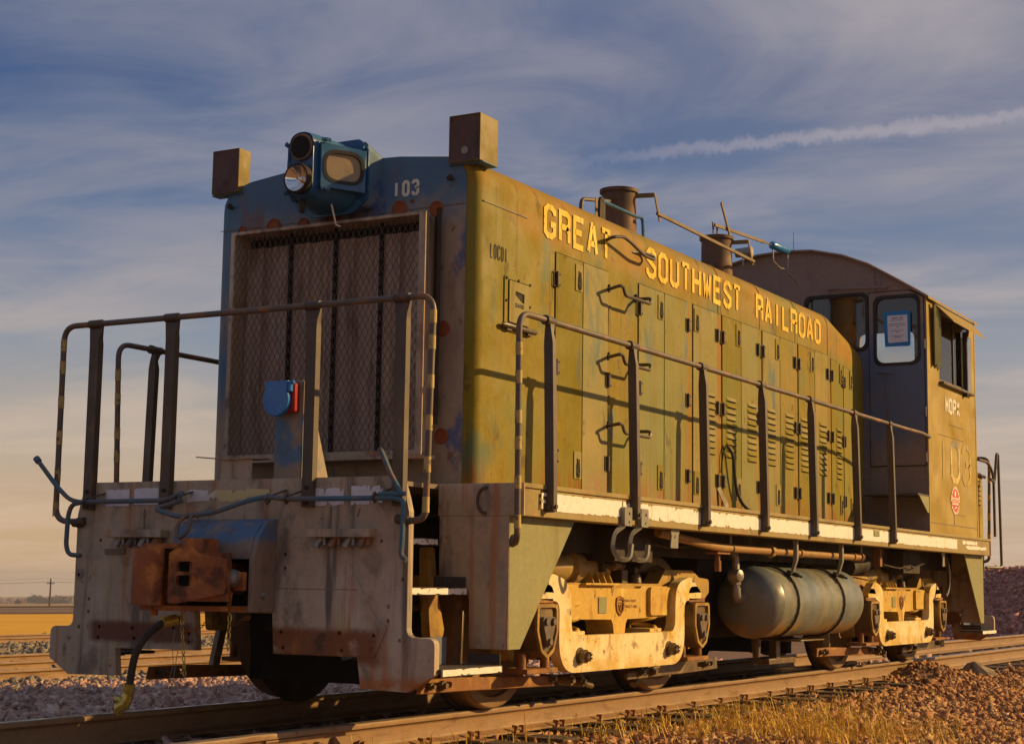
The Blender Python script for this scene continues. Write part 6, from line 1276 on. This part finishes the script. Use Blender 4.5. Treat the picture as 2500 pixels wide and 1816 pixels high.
# ---- air reservoir, pipes, hooks and hangers on both sides
for sx in (1, -1):
    X0 = sx*1.18; m = MB()
    m.lathe((X0, 4.98, .665), (0, 1, 0), [(0, .01), (.01, .10), (.03, .18), (.065, .24), (.11, .275), (.17, .290), (.175, .2925), (.195, .2925), (.20, .290), (2.20, .290), (2.26, .275), (2.31, .24), (2.345, .18), (2.365, .1), (2.37, .01)], 40); RV = m.build('air_reservoir', M['tank'], LOCO, smooth=30)
    for ys in (5.46, 6.62):
        mm = MB(); mm.tube([(X0+sx*.302*math.cos(R(a)), ys, .665+.302*math.sin(R(a))) for a in range(-100, 200, 12)], .010, 6); mm.build('tank_strap', M['black'], RV)
        mm = MB(); mm.plate('Y', ys+.0, ys+.035, [(sx*q[0], q[1]) for q in fil([(1.43, 1.18), (1.465, 1.18), (1.465, 1.02), (1.425, .90), (1.405, .90), (1.432, 1.02)], .01, 3)]); mm.build('strap_hanger', M['hook'], RV, bevel=.003)
        mm = MB(); mm.cyl((sx*1.37, ys+.02, .915), (sx*1.47, ys+.02, .885), .018, n=6).cyl((sx*1.41, ys-.03, .90), (sx*1.41, ys+.06, .90), .016, n=6).cyl((sx*1.46, ys+.02, .888), (sx*1.50, ys+.02, .872), .010, n=6); mm.build('strap_bolt', M['black'], RV)
    mm = MB(); mm.cyl((sx*1.16, 4.99, .70), (sx*1.16, 4.94, .70), .05, n=12).tube(bend([(sx*1.16, 4.96, .70), (sx*1.16, 4.88, .70), (sx*1.16, 4.88, .78)], .05, 4), .040, 12).cyl((sx*1.16, 4.88, .77), (sx*1.16, 4.88, .80), .034, n=8).cyl((sx*1.16, 4.88, .80), (sx*1.16, 4.88, .845), .044, n=6).cyl((sx*1.16, 4.88, .845), (sx*1.16, 4.88, .98), .026, n=10).cyl((sx*1.16, 4.88, .90), (sx*1.16, 4.88, .93), .034, n=8).cyl((sx*1.19, 4.80, .90), (sx*1.19, 4.80, 1.02), .036, .028, 10).lathe((sx*1.16, 4.79, .875), (sx, -.3, 0), [(0, .055), (.05, .058), (.09, .045), (.10, .02)], 14).cyl((sx*1.16, 4.88, .98), (sx*1.16, 4.88, 1.12), .022, n=8).cyl((sx*1.17, 4.80, 1.02), (sx*1.17, 4.80, 1.12), .024, n=8); mm.build('drain_valve', M['steel'], RV, smooth=35)
    m = MB(); m.tube(bend([(sx*1.36, 2.95, 1.155), (sx*1.36, 4.02, 1.078), (sx*1.36, 7.42, 1.072)], .18, 6), .0315, 14); PP = m.build('air_pipe', M['pipe'], LOCO, smooth=50)
    for y, r_, h in ((5.12, .052, .06), (5.80, .042, .035), (7.22, .042, .03), (7.42, .046, .02)):
        mm = MB(); mm.cyl((sx*1.36, y-h/2, 1.075), (sx*1.36, y+h/2, 1.075), r_, n=8 if r_ > .05 else 14); mm.build('pipe_union', M['pipe'], PP, smooth=35)
    for y in (4.28, 7.48):
        mm = MB(); mm.tube([(sx*1.36+.036*math.cos(R(a)), y, 1.075+.036*math.sin(R(a))) for a in range(0, 360, 30)], .006, 6, closed=True).bar((sx*1.36, y, 1.11), (sx*1.36, y, 1.19), .03, .008, (1, 0, 0)); mm.build('pipe_hanger', M['hook'], PP)
    mm = MB(); mm.cyl((sx*1.33, 4.10, 1.05), (sx*1.33, 4.10, .93), .02, n=8).cyl((sx*1.33, 4.10, .98), (sx*1.33, 4.10, .90), .028, n=8).box(*sorted((sx*1.28, sx*1.38)), 3.98, 4.22, 1.03, 1.042); mm.build('drip_leg', M['brake'], PP)
    for y0 in (1.985, 2.235):        # big hanging J hooks
        m = MB(); m.plate('X', *sorted((sx*1.545, sx*1.575)), rrect(y0-.005, y0+.105, 1.165, 1.285, .012, 3), [circ(y0+.065, 1.245, .011, 8), circ(y0+.06, 1.19, .009, 8)]); hk = m.build('hook_bracket', M['hook'], LOCO, bevel=.003)
        mm = MB(); pth = bend([(sx*1.555, y0+.03, 1.17), (sx*1.53, y0-.06, 1.12), (sx*1.54, y0-.12, 1.02), (sx*1.56, y0-.06, .945), (sx*1.60, y0+.02, .955), (sx*1.60, y0+.04, 1.05)], .04, 4)
        for a, b in zip(pth[:-1], pth[1:]): pass
        mm.tube(pth, .018, 4); mm.build('hook', M['hook'], hk, smooth=0)
    m = MB(); m.plate('X', *sorted((sx*1.49, sx*1.50)), fil([(2.86, 1.178), (3.02, 1.178), (2.99, 1.13), (2.985, 1.045), (2.86, 1.045), (2.875, 1.13)], .01, 3), [circ(2.93, 1.12, .010, 8)]); m.build('hanger_plate', M['hook'], LOCO, bevel=.003)
    m = MB(); m.plate('X', *sorted((sx*1.44, sx*1.45)), fil([(9.93, 1.178), (10.06, 1.178), (10.03, 1.12), (10.05, 1.03), (9.95, 1.03), (9.97, 1.12)], .01, 3)); m.build('hanger_plate', M['hook'], LOCO)
    m = MB(); m.tube(bend([(sx*1.30, 8.35, 1.02), (sx*1.30, 8.9, .99), (sx*1.3, 9.3, 1.03), (sx*1.3, 9.36, 1.0), (sx*1.3, 9.8, 1.06)], .1, 4), .008, 6); m.build('wiring', M['black'], LOCO)
    m = MB(); m.tube(bend([(sx*1.2, 3.0, 1.10), (sx*1.2, 3.5, 1.06), (sx*1.2, 3.9, 1.09), (sx*1.2, 4.6, 1.06)], .2, 5), .012, 6); m.build('wiring', M['black'], LOCO)
    m = MB(); m.tube([(sx*1.30, 10.55+.0+.20*math.sin(R(a)), .93+.22*math.cos(R(a))) for a in range(0, 175, 14)], .020, 8); m.build('sand_hose', M['hose'], LOCO)
    m = MB(); m.lathe((sx*1.16, 7.62, .98), (0, 1, .12), [(0, .02), (.02, .09), (.30, .10), (.34, .12), (.40, .12), (.42, .09), (.50, .09), (.52, .03)], 16); m.build('air_filter', M['black'], LOCO, smooth=35)
    m = MB(); m.box(*sorted((sx*1.28, sx*1.34)), 8.12, 8.19, 1.00, 1.13).box(*sorted((sx*1.30, sx*1.36)), 8.06, 8.12, 1.08, 1.17); m.build('orange_tag', M['brake'], LOCO)
    m = MB(); m.box(*sorted((sx*.9, sx*1.3)), 6.0, 6.6, .33, .345).cyl((sx*1.05, 5.6, .37), (sx*1.05, 5.6, .20), .045, .03, 10).box(*sorted((sx*.95, sx*1.02)), 6.15, 6.25, .15, .33).box(*sorted((sx*.90, sx*1.05)), 5.9, 6.55, .13, .18); m.build('slack_adjuster', M['oily'], LOCO, bevel=.006)
    # handle bar seen in the step well, blue rod
    m = MB(); m.bar((sx*.70, .25, .86), (sx*.72, .62, 1.02), .03, .03); m.build('blue_rod', M['blue'], LOCO)
m = MB(); m.tube(bend([(.50, .2, .85), (.55, .25, .60), (.60, .35, .35)], .1, 5), .04, 8); m.build('drain_pipe', M['kick'], LOCO)

# ---- paper notice taped inside the blue border on the cab door window (a thing of its own)
NT0 = tag(empty('paper_notice', (1.23, CY0-.02, 3.30)), 'white paper notice taped with a blue tape border to the cab door window', 'notice')
m = MB(); m.plate('Y', CY0-.019, CY0-.0175, [(1.085, 3.655), (1.13, 3.66), (1.345, 3.665), (1.372, 3.645), (1.368, 3.30), (1.355, 3.288), (1.10, 3.292), (1.095, 3.40)]); m.build('tape', M['bluetape'], NT0, smooth=0)
m = MB(); m.plate('Y', CY0-.0225, CY0-.0215, [(1.128, 3.618), (1.340, 3.618), (1.342, 3.335), (1.146, 3.328), (1.132, 3.345)]); m.build('paper', M['paper'], NT0, smooth=0)
m = MB(); word(m, 'Y', CY0-.0245, 'MOPX-103', 1.178, 1.290, 3.580, 3.596, .0035, .25)
rr2 = random.Random(4)
for (z, a, b) in ((3.563, 1.155, 1.310), (3.525, 1.145, 1.325), (3.508, 1.148, 1.325), (3.492, 1.225, 1.25), (3.452, 1.165, 1.305), (3.436, 1.215, 1.255), (3.398, 1.175, 1.30), (3.384, 1.20, 1.27)):
    x = a
    while x < b:
        w = rr2.uniform(.006, .016); m.sheet('Y', CY0-.0245, [(x, z), (min(b, x+w), z), (min(b, x+w), z+.005), (x, z+.005)]); x += w+.004
m.build('printed_text', M['ink'], NT0, smooth=0)

# ---- the hazy air
m = MB(); m.box(-2500, 450, -260, 2500, -62, 8)
mh = bpy.data.materials.new('haze_air'); mh.use_nodes = True; hn = mh.node_tree; hn.nodes.clear()
ho = hn.nodes.new('ShaderNodeOutputMaterial'); hv = hn.nodes.new('ShaderNodeVolumePrincipled'); hn.links.new(hv.outputs[0], ho.inputs['Volume'])
hv.inputs['Color'].default_value = (.86, .84, .86, 1); hv.inputs['Density'].default_value = .00030; hv.inputs['Anisotropy'].default_value = .25
hz_ = m.build('haze', mh, smooth=0); tag(hz_, 'pale dusty air softening the far horizon', 'haze', kind='stuff')
